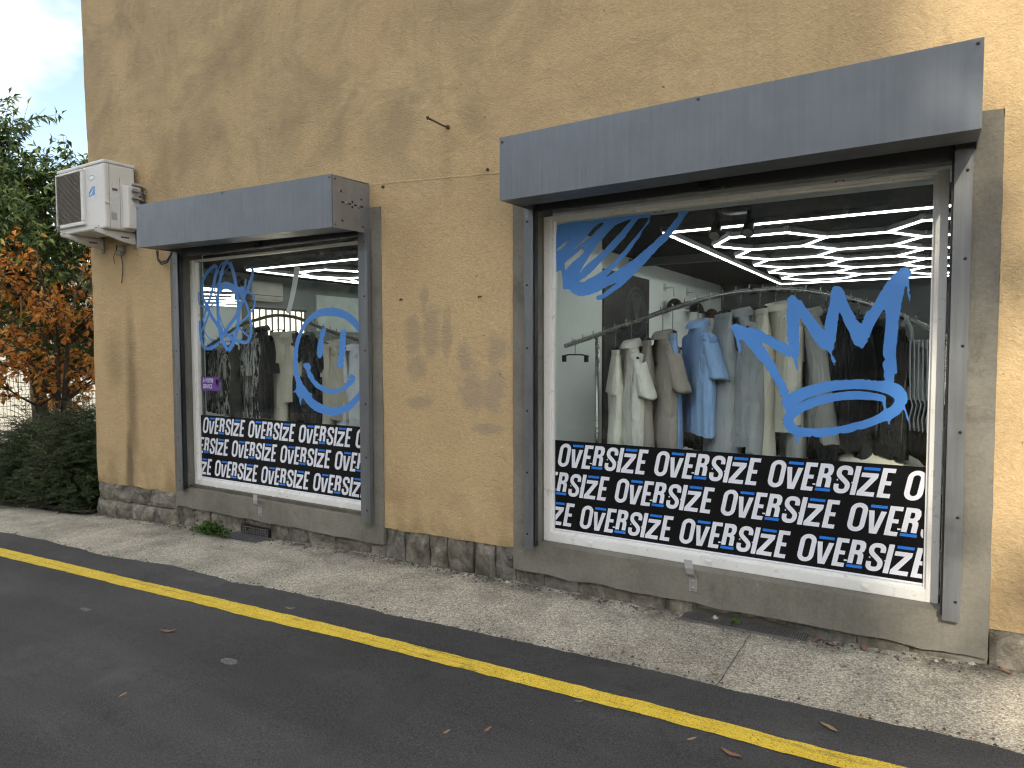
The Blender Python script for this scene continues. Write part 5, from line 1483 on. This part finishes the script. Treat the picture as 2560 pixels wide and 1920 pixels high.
def shirt(name, label, cat, grp, x, y, ztop, zhem, rz, mat, W=.56, sl=.25, D=.085, out=.10, sd=0.0, trim=None, open_front=False, hollow=True):
    root = thing(name, label, cat, (x, y, ztop), rz, grp)
    L = ztop - zhem
    mb = MB(); rings = []
    zl = [0, -.012, -.03, -.06, -.10, -.155] + [-.155 - (L - .155) * i / 14 for i in range(1, 15)]
    for z in zl:
        t = min(1, -z / .15)
        hw = .078 + (W / 2 - .078) * t ** .72 + (.018 * math.sin(-z * 4 + sd) if z < -.12 else 0)
        hd = .046 - .010 * t * (1 - min(1, max(0, -z - .1) / .25)) + D * .30 * min(1, max(0, -z - .06) / .35)
        rings.append(ell(40, hw, hd, 0, 0, z, sd, L, .026))
    mb.loft(rings); mb.build('body', mat, root, local=True)
    for s in (-1, 1):
        mb = MB(); rings = []
        ns = 10
        lng = sl > .4
        for i in range(ns + 1):
            t = i / ns
            cx = s * (W / 2 - .055 + out * (t ** .8) * (1 if not lng else .8))
            z = -.085 - sl * t
            r1 = (.050 + .016 * math.sin(min(1, t * 2.5) * math.pi / 2)) * (1 if not lng else (1 - .35 * t)) + (.012 * t if not lng else 0)
            r2 = (.050 + .014 * t) if not lng else (.060 - .012 * t)
            bend = .035 * math.sin(t * 2.2 + sd) + .02 * t if lng else .008 + .048 * t ** 1.2
            rings.append(ell(18, r1, r2, cx, bend, z, sd + s + 2 * t, L, .008, tilt=-s * (.70 - .60 * t) if t < 1 else -s * .12))
        if not lng:   # turned hem
            c = rings[-1]
            rings.append([(px * .985 + s * .002, py * .93, pz + .006) for px, py, pz in c]); rings.append([(px * .985, py * .9, pz + .05) for px, py, pz in c])
        mb.loft(rings); mb.build('sleeve', mat, root, local=True)
    mb = MB(); rings = []
    for (r1, r2, z) in ((.082, .056, -.006), (.076, .052, .030), (.080, .056, .044), (.098, .074, .018), (.108, .084, -.012)):
        rings.append([(r1 * math.cos(R(a)), r2 * math.sin(R(a)), z + .012 * math.sin(R(a))) for a in range(0, 360, 20)])
    mb.loft(rings); mb.build('collar', trim or mat, root, local=True)
    return root
def trousers(name, label, grp, x, y, ztop, zhem, rz, mat, W=.38, fl=1.0, sd=0.0, th=.042):
    root = thing(name, label, 'trousers', (x, y, ztop), rz, grp)
    L = ztop - zhem
    mb = MB()
    mb.loft([ell(28, W / 2, .026, 0, 0, z, sd, L, 0) for z in (0, -.02, -.04)] + [ell(28, W / 2 * .99, .023, 0, 0, -.042, sd, L, 0)]); mb.build('waistband', mat, root, local=True)
    mb = MB(); rings = []
    for i in range(8):
        t = i / 7; z = -.041 - .27 * t
        rings.append(ell(32, W / 2 * (.97 + .13 * t), .026 + th * .8 * t, 0, 0, z, sd, L, .016))
    mb.loft(rings); mb.build('seat', mat, root, local=True)
    for s in (-1, 1):
        mb = MB(); rings = []
        for i in range(13):
            t = i / 12; z = -.24 - (L - .24) * t
            hw = W / 4 * (1.12 + (.10 * fl) * t); hd = th * (.9 + .25 * t * fl)
            rings.append(ell(20, hw, hd, s * (W / 4 + .004), .008 * math.sin(t * 4 + sd + s), z, sd + 3 * s, L, .018))
        mb.loft(rings); lg = mb.build('leg', mat, root, local=True)
    return root
C_ = {k: cloth(k + '_cloth', c) for k, c in dict(ivory=(.88, .84, .74), taupe=(.40, .345, .295), skyblue=(.33, .52, .84), bluegrey=(.43, .445, .455), cream=(.86, .80, .66), palegrey=(.50, .49, .45), black=(.016, .016, .018), charcoal=(.045, .048, .056), beige=(.64, .575, .455), white=(.84, .85, .88), greywhite=(.72, .72, .70), olive=(.08, .082, .068)).items()}
C_['streak'] = cloth('streaked_cloth', (.018, .018, .02), pattern='streak')
C_['mottle'] = cloth('mottled_cloth', (.014, .014, .015), pattern='mottle')
def near(a): return R(a - 90)
GR = 'garments on the right rack'; GL = 'garments on the left rack'
HG = 'black hangers behind the windows'
hang_n = 0
def put(kind, lb, rail, x, ztop, zhem, ang, mat, hl, **kw):
    grp = GR if rail is RAILR else GL
    zr = rail_z(rail, x)
    rz = near(math.degrees(math.atan2(-x, YR + 4)) + ang)
    if kind == 'shirt':
        kw.setdefault('out', .05)
        o = shirt('shirt', lb, 'shirt', grp, x, YR, ztop, zhem, rz, mat, **kw)
        hanger(x, zr + .0, rz, .40, hl, HG, max(.04, zr - ztop + .01))
    elif kind == 'jacket':
        kw.setdefault('sl', .60); kw.setdefault('W', .50); kw.setdefault('out', .07)
        o = shirt('jacket', lb, 'jacket', grp, x, YR, ztop, zhem, rz, mat, **kw)
        hanger(x, zr, rz, .40, hl, HG, max(.04, zr - ztop + .01))
    else:
        o = trousers('trousers', lb, grp, x, YR, ztop, zhem, rz, mat, **kw)
        hanger(x, zr, rz, .34, hl, HG, max(.03, zr - ztop - .02), True)
    return o
put('tr', 'ivory trousers hanging at the left end of the right rack', RAILR, -1.95, 1.610, .92, 5, C_['ivory'], 'clip hanger holding the ivory trousers', W=.34)
put('shirt', 'ivory short-sleeved shirt on the right rack', RAILR, -1.83, 1.640, .93, 13, C_['ivory'], 'black hanger inside the ivory shirt', W=.50, sl=.27, sd=1)
put('tr', 'taupe trousers hanging behind the taupe shirt', RAILR, -1.715, 1.675, .92, 5, C_['taupe'], 'clip hanger holding the taupe trousers', W=.34, sd=2)
put('shirt', 'taupe short-sleeved shirt on the right rack', RAILR, -1.60, 1.700, .92, 16, C_['taupe'], 'black hanger inside the taupe shirt', W=.54, sl=.28, sd=3)
put('tr', 'light blue trousers on the right rack', RAILR, -1.53, 1.720, .90, 6, C_['skyblue'], 'clip hanger holding the light blue trousers', W=.36, sd=4)
put('shirt', 'light blue short-sleeved shirt on the right rack', RAILR, -1.355, 1.770, 1.05, 17, C_['skyblue'], 'black hanger inside the light blue shirt', W=.56, sl=.26, sd=5)
put('tr', 'blue-grey wide trousers on the right rack', RAILR, -1.19, 1.845, .90, 14, C_['bluegrey'], 'clip hanger holding the blue-grey trousers', W=.40, sd=6, fl=1.6, th=.07)
put('jacket', 'blue-grey long-sleeved jacket on the right rack', RAILR, -1.075, 1.835, 1.00, 13, C_['bluegrey'], 'black hanger inside the blue-grey jacket', sd=7, sl=.78)
put('tr', 'long cream trousers beside the cream jacket', RAILR, -.955, 1.865, .90, 12, C_['cream'], 'clip hanger holding the cream trousers', W=.38, sd=8, fl=1.5, th=.07)
put('jacket', 'cream long-sleeved jacket in the middle of the right rack', RAILR, -.86, 1.865, 1.10, 26, C_['cream'], 'black hanger inside the cream jacket', sd=9, W=.54, sl=.62)
put('tr', 'pale grey trousers behind the crown graphic', RAILR, -.745, 1.85, .92, 8, C_['palegrey'], 'clip hanger holding the pale grey trousers', W=.38, sd=10)
put('jacket', 'pale grey jacket with long sleeves behind the crown graphic', RAILR, -.66, 1.82, 1.12, 20, C_['palegrey'], 'black hanger inside the pale grey jacket', sd=11, sl=.68)
put('tr', 'black trousers behind the crown, leftmost of the dark garments', RAILR, -.565, 1.83, .92, 12, C_['black'], 'clip hanger of the leftmost black trousers', sd=12)
put('jacket', 'black jacket behind the right half of the crown', RAILR, -.475, 1.80, 1.02, 22, C_['black'], 'black hanger inside the black jacket', sd=13, W=.54)
put('tr', 'charcoal trousers behind the right half of the crown', RAILR, -.385, 1.79, .93, 14, C_['charcoal'], 'clip hanger holding the charcoal trousers', sd=14)
put('jacket', 'black hooded jacket at the right end of the right rack', RAILR, -.285, 1.76, 1.00, 22, C_['black'], 'black hanger inside the rightmost black jacket', sd=15, W=.52)
put('tr', 'black cuffed trousers at the right end of the right rack', RAILR, -.20, 1.72, .98, 16, C_['black'], 'clip hanger holding the cuffed black trousers', sd=16)
# strap top and pleated paper bags at the right end
tk = thing('strap_top', 'greyish white strap top at the right end of the right rack', 'top', (-.135, YR - .03, 1.66), near(30), GR)
mb = MB(); mb.loft([ell(28, .13 + .05 * t, .03 + .05 * t, 0, 0, -.34 * t, 3, .34, .018) for t in [i / 8 for i in range(9)]]); mb.build('body', C_['greywhite'], tk, local=True)
for s in (-1, 1):
    mb = MB(); mb.tube([(s * .10, -.02, -.01), (s * .05, 0, .07), (-s * .012, .0, .135)], .011, 6); mb.build('strap', C_['greywhite'], tk, local=True)
pg = thing('paper_bags', 'row of white folded paper bags hanging beside the window frame', 'paper bags', (-.08, .47, 1.16))
for k in range(7):
    x = -.115 + .020 * k; y = .47 + .012 * k
    mb = MB(); vs = []
    for i, z in enumerate([1.66, 1.45, 1.34, 1.30, 1.22, 1.16 - .004 * k]):
        dx = (.004, .008, .010, .022, .008, .014)[i]
        vs += [(x + dx, y - .10, z), (x + dx + .006, y - .10, z), (x + dx + .012, y + .06, z), (x + dx + .004, y + .06, z)]
    f = []
    for i in range(5):
        for j in range(4): f.append((4 * i + j, 4 * i + (j + 1) % 4, 4 * i + 4 + (j + 1) % 4, 4 * i + 4 + j))
    f += [(0, 1, 2, 3), (23, 22, 21, 20)]
    mb.add(vs, f); mb.build('bag', M['paper'], pg)
ch = thing('clip_hanger', 'empty clip hanger at the left end of the right rack', 'hanger', (-2.275, YR, rail_z(RAILR, -2.275)), R(-15), HG)
hanger_parts(ch, .26, .09, True)
cu_ = thing('cushion', 'cream round cushion low behind the right window', 'cushion', (-.35, .55, RZ0))
mb = MB(); rings = []
for i in range(9):
    t = -math.pi / 2 + math.pi * i / 8
    rings.append([(-.28 + (.26 + .02 * math.cos(3 * 2 * math.pi * j / 24)) * math.cos(t) ** .6 * math.cos(2 * math.pi * j / 24) if math.cos(t) > 1e-6 else -.28, .55 + .2 * (max(0, math.cos(t)) ** .6) * math.sin(2 * math.pi * j / 24), .85 + .17 * math.sin(t)) for j in range(24)])
mb.loft(rings); mb.build('cover', C_['cream'], cu_)
mb = MB(); mb.box(-.5, -.06, .4, .7, RZ0, .69); mb.build('stand', M['black'], cu_)

put('shirt', 'black and white streaked shirt at the left end of the left rack', RAILL, -6.50, 1.64, .95, 20, C_['streak'], 'hanger of the leftmost streaked shirt', sd=1, W=.52)
put('tr', 'dark olive trousers between the two streaked shirts', RAILL, -6.28, 1.66, .92, 14, C_['olive'], 'clip hanger holding the olive trousers', sd=2)
put('shirt', 'black and white streaked shirt hanging above streaked trousers', RAILL, -5.99, 1.80, 1.36, 18, C_['streak'], 'hanger of the second streaked shirt', sd=3, W=.52, sl=.24)
put('tr', 'black and white streaked trousers on the left rack', RAILL, -5.95, 1.74, .93, 16, C_['streak'], 'clip hanger holding the streaked trousers', sd=4, W=.36)
put('shirt', 'plain black shirt beside the cargo trousers', RAILL, -5.80, 1.82, .95, 14, C_['black'], 'hanger inside the plain black shirt', sd=5, W=.50, sl=.34)
put('tr', 'beige cargo trousers on the left rack', RAILL, -5.57, 1.80, .90, 24, C_['beige'], 'clip hanger holding the beige cargo trousers', sd=6, W=.36, fl=.2)
put('shirt', 'beige short-sleeved shirt behind the cargo trousers', RAILL, -5.42, 1.76, 1.12, 12, C_['beige'], 'hanger inside the beige shirt', sd=7, W=.48, sl=.30)
put('tr', 'black trousers next to the beige shirt', RAILL, -5.33, 1.78, .88, 10, C_['black'], 'clip hanger holding black trousers by the beige shirt', sd=8)
put('shirt', 'black mottled shirt behind the smiling face', RAILL, -5.15, 1.74, 1.02, 24, C_['mottle'], 'hanger inside the mottled shirt', sd=9, W=.56)
put('tr', 'black trousers behind the left side of the face outline', RAILL, -5.08, 1.72, .88, 14, C_['black'], 'clip hanger of black trousers behind the face', sd=10)
put('tr', 'beige trousers behind the smile', RAILL, -4.93, 1.67, .92, 16, C_['beige'], 'clip hanger holding beige trousers behind the smile', sd=11, W=.36)
put('jacket', 'beige jacket behind the smile', RAILL, -4.80, 1.665, .98, 16, C_['beige'], 'hanger inside the beige jacket', sd=12, sl=.60)
put('tr', 'white trousers next to the beige jacket', RAILL, -4.69, 1.63, .90, 10, C_['white'], 'clip hanger holding the white trousers', sd=13, W=.34)
put('shirt', 'white shirt at the right end of the left rack', RAILL, -4.55, 1.63, .91, 18, C_['white'], 'hanger inside the white shirt', sd=14, W=.54, sl=.34)
put('shirt', 'grey shirt half hidden by the guide rail of the left window', RAILL, -4.36, 1.58, .95, 14, C_['palegrey'], 'hanger inside the half-hidden grey shirt', sd=15, W=.54, sl=.34)

# second row of dark garments further inside
def back_row(x0, x1, y, n, grp, lab, seed):
    rt_ = thing('straight_rack', lab, 'clothes rack', ((x0 + x1) / 2, y, RZ0))
    mb = MB(); mb.tube([(x0, y, 1.62), (x1, y, 1.62)], .014, 8); mb.build('rail', M['black'], rt_)
    for x in (x0, x1):
        mb = MB(); mb.tube([(x, y, RZ0), (x, y, 1.62)], .014, 8); mb.box(x - .02, x + .02, y - .25, y + .25, RZ0, RZ0 + .03); mb.build('post', M['black'], rt_)
    rnd = random.Random(seed)
    src = None
    for i in range(n):
        x = x0 + .08 + (x1 - x0 - .16) * i / (n - 1)
        if src is None:
            src = shirt('dark_shirt', 'dark shirt on the inner rack, one of a dense row', 'shirt', grp, x, y, 1.56, .75, near(40), C_['black'], W=.50, sl=.3)
            continue
        c = link_copy(src); c.location = (x, y, 1.56); c.rotation_euler = (0, 0, near(rnd.uniform(30, 55)))
        c["label"] = lab.replace('straight black rack', 'dark shirt in the dense row') 
        for ch_ in src.children:
            k = link_copy(ch_, c)
    src["label"] = lab.replace('straight black rack', 'dark shirt in the dense row')
back_row(-2.3, .6, 2.0, 15, 'dark shirts on the inner rack of the right room', 'straight black rack on the inner row behind the right window', 5)
back_row(-6.9, -4.6, 2.3, 12, 'dark shirts on the inner rack of the left room', 'straight black rack on the inner row behind the left window', 6)
# ------------------------------------------------------------------ vegetation
def leaves_mesh(name, pts, mat, parent, lmin, lmax, wr, seed, droop=.4, fold_=.25, kind=None):
    """pts: (pos, dir) list; each leaf a folded diamond of 4 triangles"""
    rnd = random.Random(seed)
    V, F = [], []
    for p, d in pts:
        L = rnd.uniform(lmin, lmax); w = L * wr * rnd.uniform(.8, 1.2)
        d = Vector(d) + Vector((rnd.gauss(0, .35), rnd.gauss(0, .35), rnd.gauss(0, .3) - droop))
        d.normalize()
        s = d.cross(Vector((rnd.gauss(0, .5), rnd.gauss(0, .5), 1)))
        if s.length < 1e-3: s = d.orthogonal()
        s.normalize()
        n = s.cross(d)
        a = Vector(p); o = len(V)
        V += [a, a + d * L * .45 + s * w * .5 + n * w * fold_, a + d * L * .5, a + d * L * .45 - s * w * .5 + n * w * fold_, a + d * L - n * L * .12]
        F += [(o, o + 1, o + 2), (o, o + 2, o + 3), (o + 1, o + 4, o + 2), (o + 2, o + 4, o + 3)]
    off = world_off(parent)
    me = bpy.data.meshes.new(name)
    me.from_pydata([tuple(v - off) for v in V], [], F)
    me.update(); me.materials.append(mat)
    o = bpy.data.objects.new(name, me); COL.objects.link(o); o.parent = parent
    if kind: o["kind"] = kind
    return o

def branch(rnd, p, d, L, n, wob, grav=0.0):
    pts = [Vector(p)]; d = Vector(d).normalized()
    for i in range(n):
        d = (d + Vector((rnd.gauss(0, wob), rnd.gauss(0, wob), rnd.gauss(0, wob) + grav))).normalized()
        pts.append(pts[-1] + d * L / n)
    return pts

def tree(name, label, base, H, trunk_r, n_limb, spread, leaf, mat, seed, crown_lo, twigs, per, lmin, lmax, wr, droop=.4, twl=.7, stems=1, sph=None, group=None, cut=None):
    rnd = random.Random(seed)
    root = thing(name, label, 'tree', base, 0, group)
    B = Vector(base)
    mb = MB(); tips = []
    for s in range(stems):
        d0 = Vector((rnd.uniform(-.3, .3) * (stems > 1), rnd.uniform(-.3, .3) * (stems > 1), 1))
        tr = branch(rnd, B + Vector((rnd.uniform(-.12, .12), rnd.uniform(-.12, .12), 0)) * (stems > 1), d0, H * .8, 8, .06, .02)
        k = trunk_r / math.sqrt(stems)
        mb.tube(tr, [k * (1 - .8 * i / 8) for i in range(9)], 8)
        for l in range(n_limb // stems):
            i = rnd.uniform(.28, 1.0) * 8
            a = tr[min(8, int(i))]
            ang = rnd.uniform(0, 6.283)
            Ll = spread * rnd.uniform(.55, 1.0) * (1.15 - .5 * i / 8)
            lb = branch(rnd, a, (math.cos(ang), math.sin(ang), rnd.uniform(.25, .9)), Ll, 6, .16, .03)
            mb.tube(lb, [k * .42 * (1 - .82 * q / 6) for q in range(7)], 6)
            tips += [(lb[q], (lb[q] - lb[q - 1]).normalized()) for q in range(2, 7)]
    pts = []
    for t in range(twigs):
        a, d = tips[rnd.randrange(len(tips))]
        tw = branch(rnd, a, d + Vector((rnd.gauss(0, .8), rnd.gauss(0, .8), rnd.gauss(.1, .5))), twl * rnd.uniform(.5, 1.2), 5, .22, -.05)
        if tw[-1].z < B.z + crown_lo: continue
        if cut and cut(tw[-1]): continue
        mb.tube(tw, [.007 * (1 - .7 * q / 5) for q in range(6)], 3, False)
        for q in range(per):
            u = rnd.uniform(.15, 1.0) * 5; i = min(4, int(u))
            p = tw[i].lerp(tw[i + 1], u - i)
            dd = (tw[i + 1] - tw[i]).normalized()
            side = dd.cross(Vector((rnd.gauss(0, 1), rnd.gauss(0, 1), rnd.gauss(0, 1)))).normalized()
            pts.append((p, dd * .5 + side * .8))
    mb.build('trunk', M['bark'], root)
    leaves_mesh('crown', pts, mat, root, lmin, lmax, wr, seed, droop)
    return root
green = leaf_mat('green_leaf', [(0.0, (.030, .058, .018)), (.45, (.055, .100, .030)), (.8, (.095, .150, .045)), (1.0, (.20, .22, .06))])
green2 = leaf_mat('yellow_green_leaf', [(0.0, (.07, .115, .03)), (.5, (.14, .19, .05)), (1.0, (.30, .28, .07))])
orange = leaf_mat('orange_leaf', [(0.0, (.36, .135, .030)), (.35, (.56, .22, .042)), (.7, (.66, .30, .06)), (.92, (.68, .42, .13)), (1.0, (.30, .27, .08))], .45)
yew = leaf_mat('dark_needle', [(0.0, (.028, .052, .020)), (.5, (.056, .096, .034)), (.9, (.095, .140, .050)), (1.0, (.16, .19, .065))], .25)
weedm = leaf_mat('weed_leaf', [(0.0, (.03, .075, .012)), (1.0, (.09, .16, .03))], .3)

nocut = lambda p: p.x > -8.05 and p.y > -.6
tree('ash_tree', 'tall dark green ash tree behind the air conditioner', (-14.2, 2.3, zg(-14)), 6.6, .17, 34, 2.5, None, green, 11, 1.4, 1150, 22, .10, .19, .34, .55, .95, group='green trees left of the building')
tree('ash_tree', 'green tree at the left edge of the picture with yellow sunlit tips', (-15.6, 4.9, zg(-15)), 7.4, .18, 30, 2.6, None, green2, 12, 1.6, 750, 20, .10, .19, .34, .55, .95, group='green trees left of the building')
tree('ash_tree', 'dark green tree rising furthest left behind the orange one', (-12.4, .35, zg(-12)), 6.0, .15, 26, 1.9, None, green, 13, 1.3, 520, 20, .10, .18, .34, .55, .85, group='green trees left of the building')
tree('orange_tree', 'small tree with orange autumn leaves beside the building corner', (-10.1, .62, zg(-10)), 4.15, .085, 36, 1.2, None, orange, 21, 1.15, 400, 8, .065, .125, .55, .35, .55, stems=3, cut=nocut)

def bush(name, label, cx, cy, rx, ry, h, n, mat, seed, lmin=.035, lmax=.06, wr=.16, sprays=16):
    rnd = random.Random(seed)
    root = thing(name, label, 'shrub', (cx, cy, zg(cx)))
    mb = MB(); pts = []
    b = Vector((cx, cy, zg(cx)))
    for i in range(n):
        a = rnd.uniform(0, 6.283); r = math.sqrt(rnd.random())
        top = b + Vector((rx * r * math.cos(a), ry * r * math.sin(a), h * (math.sqrt(max(0, 1 - r * r * .85)) * rnd.uniform(.10, 1.05)) + .05))
        top.z += .12 * n3(top.x * 2, top.y * 2, seed)
        d = Vector((math.cos(a) * (.4 + r), math.sin(a) * (.4 + r), rnd.uniform(.0, .9)))
        sp = branch(rnd, top - d.normalized() * .18, d, rnd.uniform(.22, .40), 5, .16, -.06)
        if any(p.x > -7.9 and p.y > -.02 for p in sp) or any(p.x > -7.6 for p in sp): continue
        mb.tube(sp, [.005 * (1 - .6 * q / 5) for q in range(6)], 3, False)
        for q in range(sprays):
            t = q / sprays * 5; k = min(4, int(t)); p = sp[k].lerp(sp[k + 1], t - k)
            dd = (sp[k + 1] - sp[k]).normalized(); side = dd.cross(Vector((0, 0, 1)))
            side = side.normalized() if side.length > 1e-3 else Vector((1, 0, 0))
            for s in (-1, 1): pts.append((p, dd * .7 + side * s))
    for i in range(9):
        a = rnd.uniform(0, 6.283)
        mb.tube(branch(rnd, b, (math.cos(a) * .6, math.sin(a) * .6, 1), h * .8, 5, .12), [.02 * (1 - .7 * q / 5) for q in range(6)], 5)
    mb.build('stems', M['bark'], root)
    leaves_mesh('foliage', pts, mat, root, lmin, lmax, wr, seed, .12, .1)
    return root
bush('yew_bush', 'dense dark green yew bush beside the building corner', -8.66, .36, .82, .62, 1.15, 2000, yew, 31)
bush('yew_bush', 'low dark green bush spilling onto the pavement at the left edge', -9.75, .24, .85, .56, 1.0, 1700, yew, 32)
bush('yew_bush', 'dark green bush further back under the orange tree', -10.6, 1.0, .9, .7, 1.2, 900, yew, 33)
bush('grey_shrub', 'sparse grey-green shrub in front of the fence', -11.6, 1.4, .7, 1.0, 1.35, 420, leaf_mat('greygreen_leaf', [(0, (.045, .055, .03)), (1, (.12, .125, .08))]), 34, .04, .07, .3, 10)
rnd = random.Random(8)
pts = []
for i in range(240):
    x = rnd.gauss(-5.62, .12); y = -.10 - abs(rnd.gauss(0, .05)); z = zg(x) + .01 + abs(rnd.gauss(0, .045))
    pts.append(((x, y, z), (rnd.gauss(0, 1), rnd.gauss(-.4, .6), rnd.uniform(.2, .9))))
wd = thing('weed_plant', 'small green weed growing beside the vent grille', 'weed', (-5.62, -.1, zg(-5.62)))
leaves_mesh('leaves', pts, weedm, wd, .03, .06, .75, 4, .0)
mb = MB()
for i in range(16):
    x = rnd.gauss(-5.62, .06); mb.tube([(x, -.06, zg(x)), (x + rnd.gauss(0, .05), -.1 - rnd.random() * .06, zg(x) + .06)], .002, 4)
mb.build('stems', weedm, wd)
pts = [((-.93 + rnd.gauss(0, .014), -.02 + rnd.gauss(0, .01), zg(-.93) + .012 + abs(rnd.gauss(0, .012))), (rnd.gauss(0, 1), rnd.gauss(-.5, .6), rnd.uniform(.1, .8))) for i in range(14)]
wd = thing('weed_sprout', 'tiny green sprout at the edge of the floor grating', 'weed', (-.93, -.02, zg(-.93)))
leaves_mesh('leaves', pts, weedm, wd, .02, .04, .8, 5, .0)
# leaf litter under the bush
pts = [((rnd.uniform(-10.5, -7.95), rnd.uniform(-.14, .3), zg(-9) + .03 + rnd.random() * .05), (rnd.gauss(0, 1), rnd.gauss(0, 1), .1)) for i in range(260)]
mbx = leaves_mesh('leaf_litter', pts, leaf_mat('litter', [(0, (.10, .045, .025)), (1, (.24, .14, .07))]), None, .03, .06, .5, 6, .0)
tag(mbx, 'brown leaf litter under the bushes', 'leaf litter', kind='stuff')

# wire fence and pale building behind it
FX = -13.2
fe = thing('wire_fence', 'dark green wire panel fence behind the bushes', 'fence', (FX, 3, zg(FX)))
mb = MB()
zt = 1.22; zb_ = zg(FX) + .02
def fz(z): return .05 * max(0, 1 - abs(z - .95) / .07) + .05 * max(0, 1 - abs(z - .45) / .07) + .05 * max(0, 1 - abs(z + .05) / .07)
y = -1.5
while y < 8:
    zz = [zb_, -.12, -.05, .02, .38, .45, .52, .88, .95, 1.02, zt]
    mb.tube([(FX + fz(z), y, z) for z in zz], .0035, 4, False); y += .055
mb.build('vertical_wires', M['wire'], fe)["kind"] = "stuff"
mb = MB()
for z in (-.25, -.12, .02, .2, .38, .52, .7, .88, 1.02, zt - .02): mb.tube([(FX + fz(z) - .006, -1.5, z), (FX + fz(z) - .006, 8, z)], .004, 4, False)
mb.build('horizontal_wires', M['wire'], fe)
for q in range(5):
    mb = MB(); mb.box(FX - .07, FX - .02, -1.5 + 2.35 * q, -1.44 + 2.35 * q, zb_ - .05, zt + .05); mb.build('post', M['wire'], fe)
cb = thing('cream_building', 'pale cream building glimpsed through the trees behind the fence', 'building', (-27, 8, zg(-27)))
mb = MB(); mb.box(-33, -25, -4, 22, zg(-27) - .2, 4.2); mb.build('wall', M['cream'], cb)
mb = MB(); mb.box(-33.3, -24.7, -4.3, 22.3, 4.2, 4.45); mb.build('roof', plain('flat_roof', (.35, .30, .26), .9), cb)
for q in range(5):
    y0 = -1 + 4.4 * q
    mb = MB(); mb.box(-24.998, -24.93, y0, y0 + 1.3, .9, 2.3); w = mb.build('window', M['pvc'], cb)
    mb = MB(); mb.box(-24.929, -24.92, y0 + .08, y0 + 1.22, .98, 2.22); mb.build('pane', plain('window_dark', (.03, .035, .04), .1), w)
mb = MB()
vs = [(-24.9, -3, zg(-25) + .0), (-14.2, -3, zg(-14) + .05), (-14.2, 16, zg(-14) + .05), (-24.9, 16, zg(-25) + .0)]
mb.add([(x, y, z + .06) for x, y, z in vs], [(0, 1, 2, 3)]); yd = mb.build('yard', plain('pale_yard', (.50, .47, .41), .9)); yd["kind"] = "structure"

# ------------------------------------------------------------------ street opposite (seen in the panes, shades the facade)
wd_ = plain('opp_glass', (.02, .024, .028), .08)
def block(label, x0, x1, y0, y1, h, nf, nw, tone, z0=1.0):
    ob = thing('opposite_building', label, 'building', ((x0 + x1) / 2, y1, 0))
    mb = MB(); mb.box(x0, x1, y0, y1, -.5, h); mb.build('wall', tone, ob)
    mb = MB(); mb.box(x0 - .2, x1 + .2, y0 - .2, y1 + .2, h, h + .25); mb.build('roof', plain('opp_roof', (.22, .13, .09), .9), ob)
    for f in range(nf):
        for q in range(nw):
            x = x0 + (x1 - x0) * (q + .5) / nw; z = z0 + (h - .6) / nf * f
            mb = MB(); mb.box(x - .55, x + .55, y1 + .001, y1 + .07, z, z + 1.5); w = mb.build('window', M['grey_plastic'], ob)
            mb = MB(); mb.box(x - .48, x + .48, y1 + .071, y1 + .08, z + .07, z + 1.43); mb.build('pane', wd_, w)
SX = SUN_TO.x / -SUN_TO.y
block('long low house across the street behind the camera', -36, 3.0, -24, -16, 7.0, 2, 13, plain('grey_render', (.22, .20, .17), .9, var=.15, vs=1))
TY = -26.0
block('unseen tower block added behind the camera to shade the facade', -8.6 - TY * SX, -.10 - TY * SX, TY - 10, TY, 5.6 - TY * SUN_TO.z / -SUN_TO.y, 8, 4, plain('tower_render', (.45, .41, .35), .9, var=.1, vs=1))  # tower added out of view, sized along the sun to shade the wall
tree('street_tree', 'tall street tree across the road behind the camera', (4.3, -11.4, .2), 14.0, .22, 40, 2.3, None, green, 41, 9.6, 520, 16, .14, .24, .45, .4, 1.0)
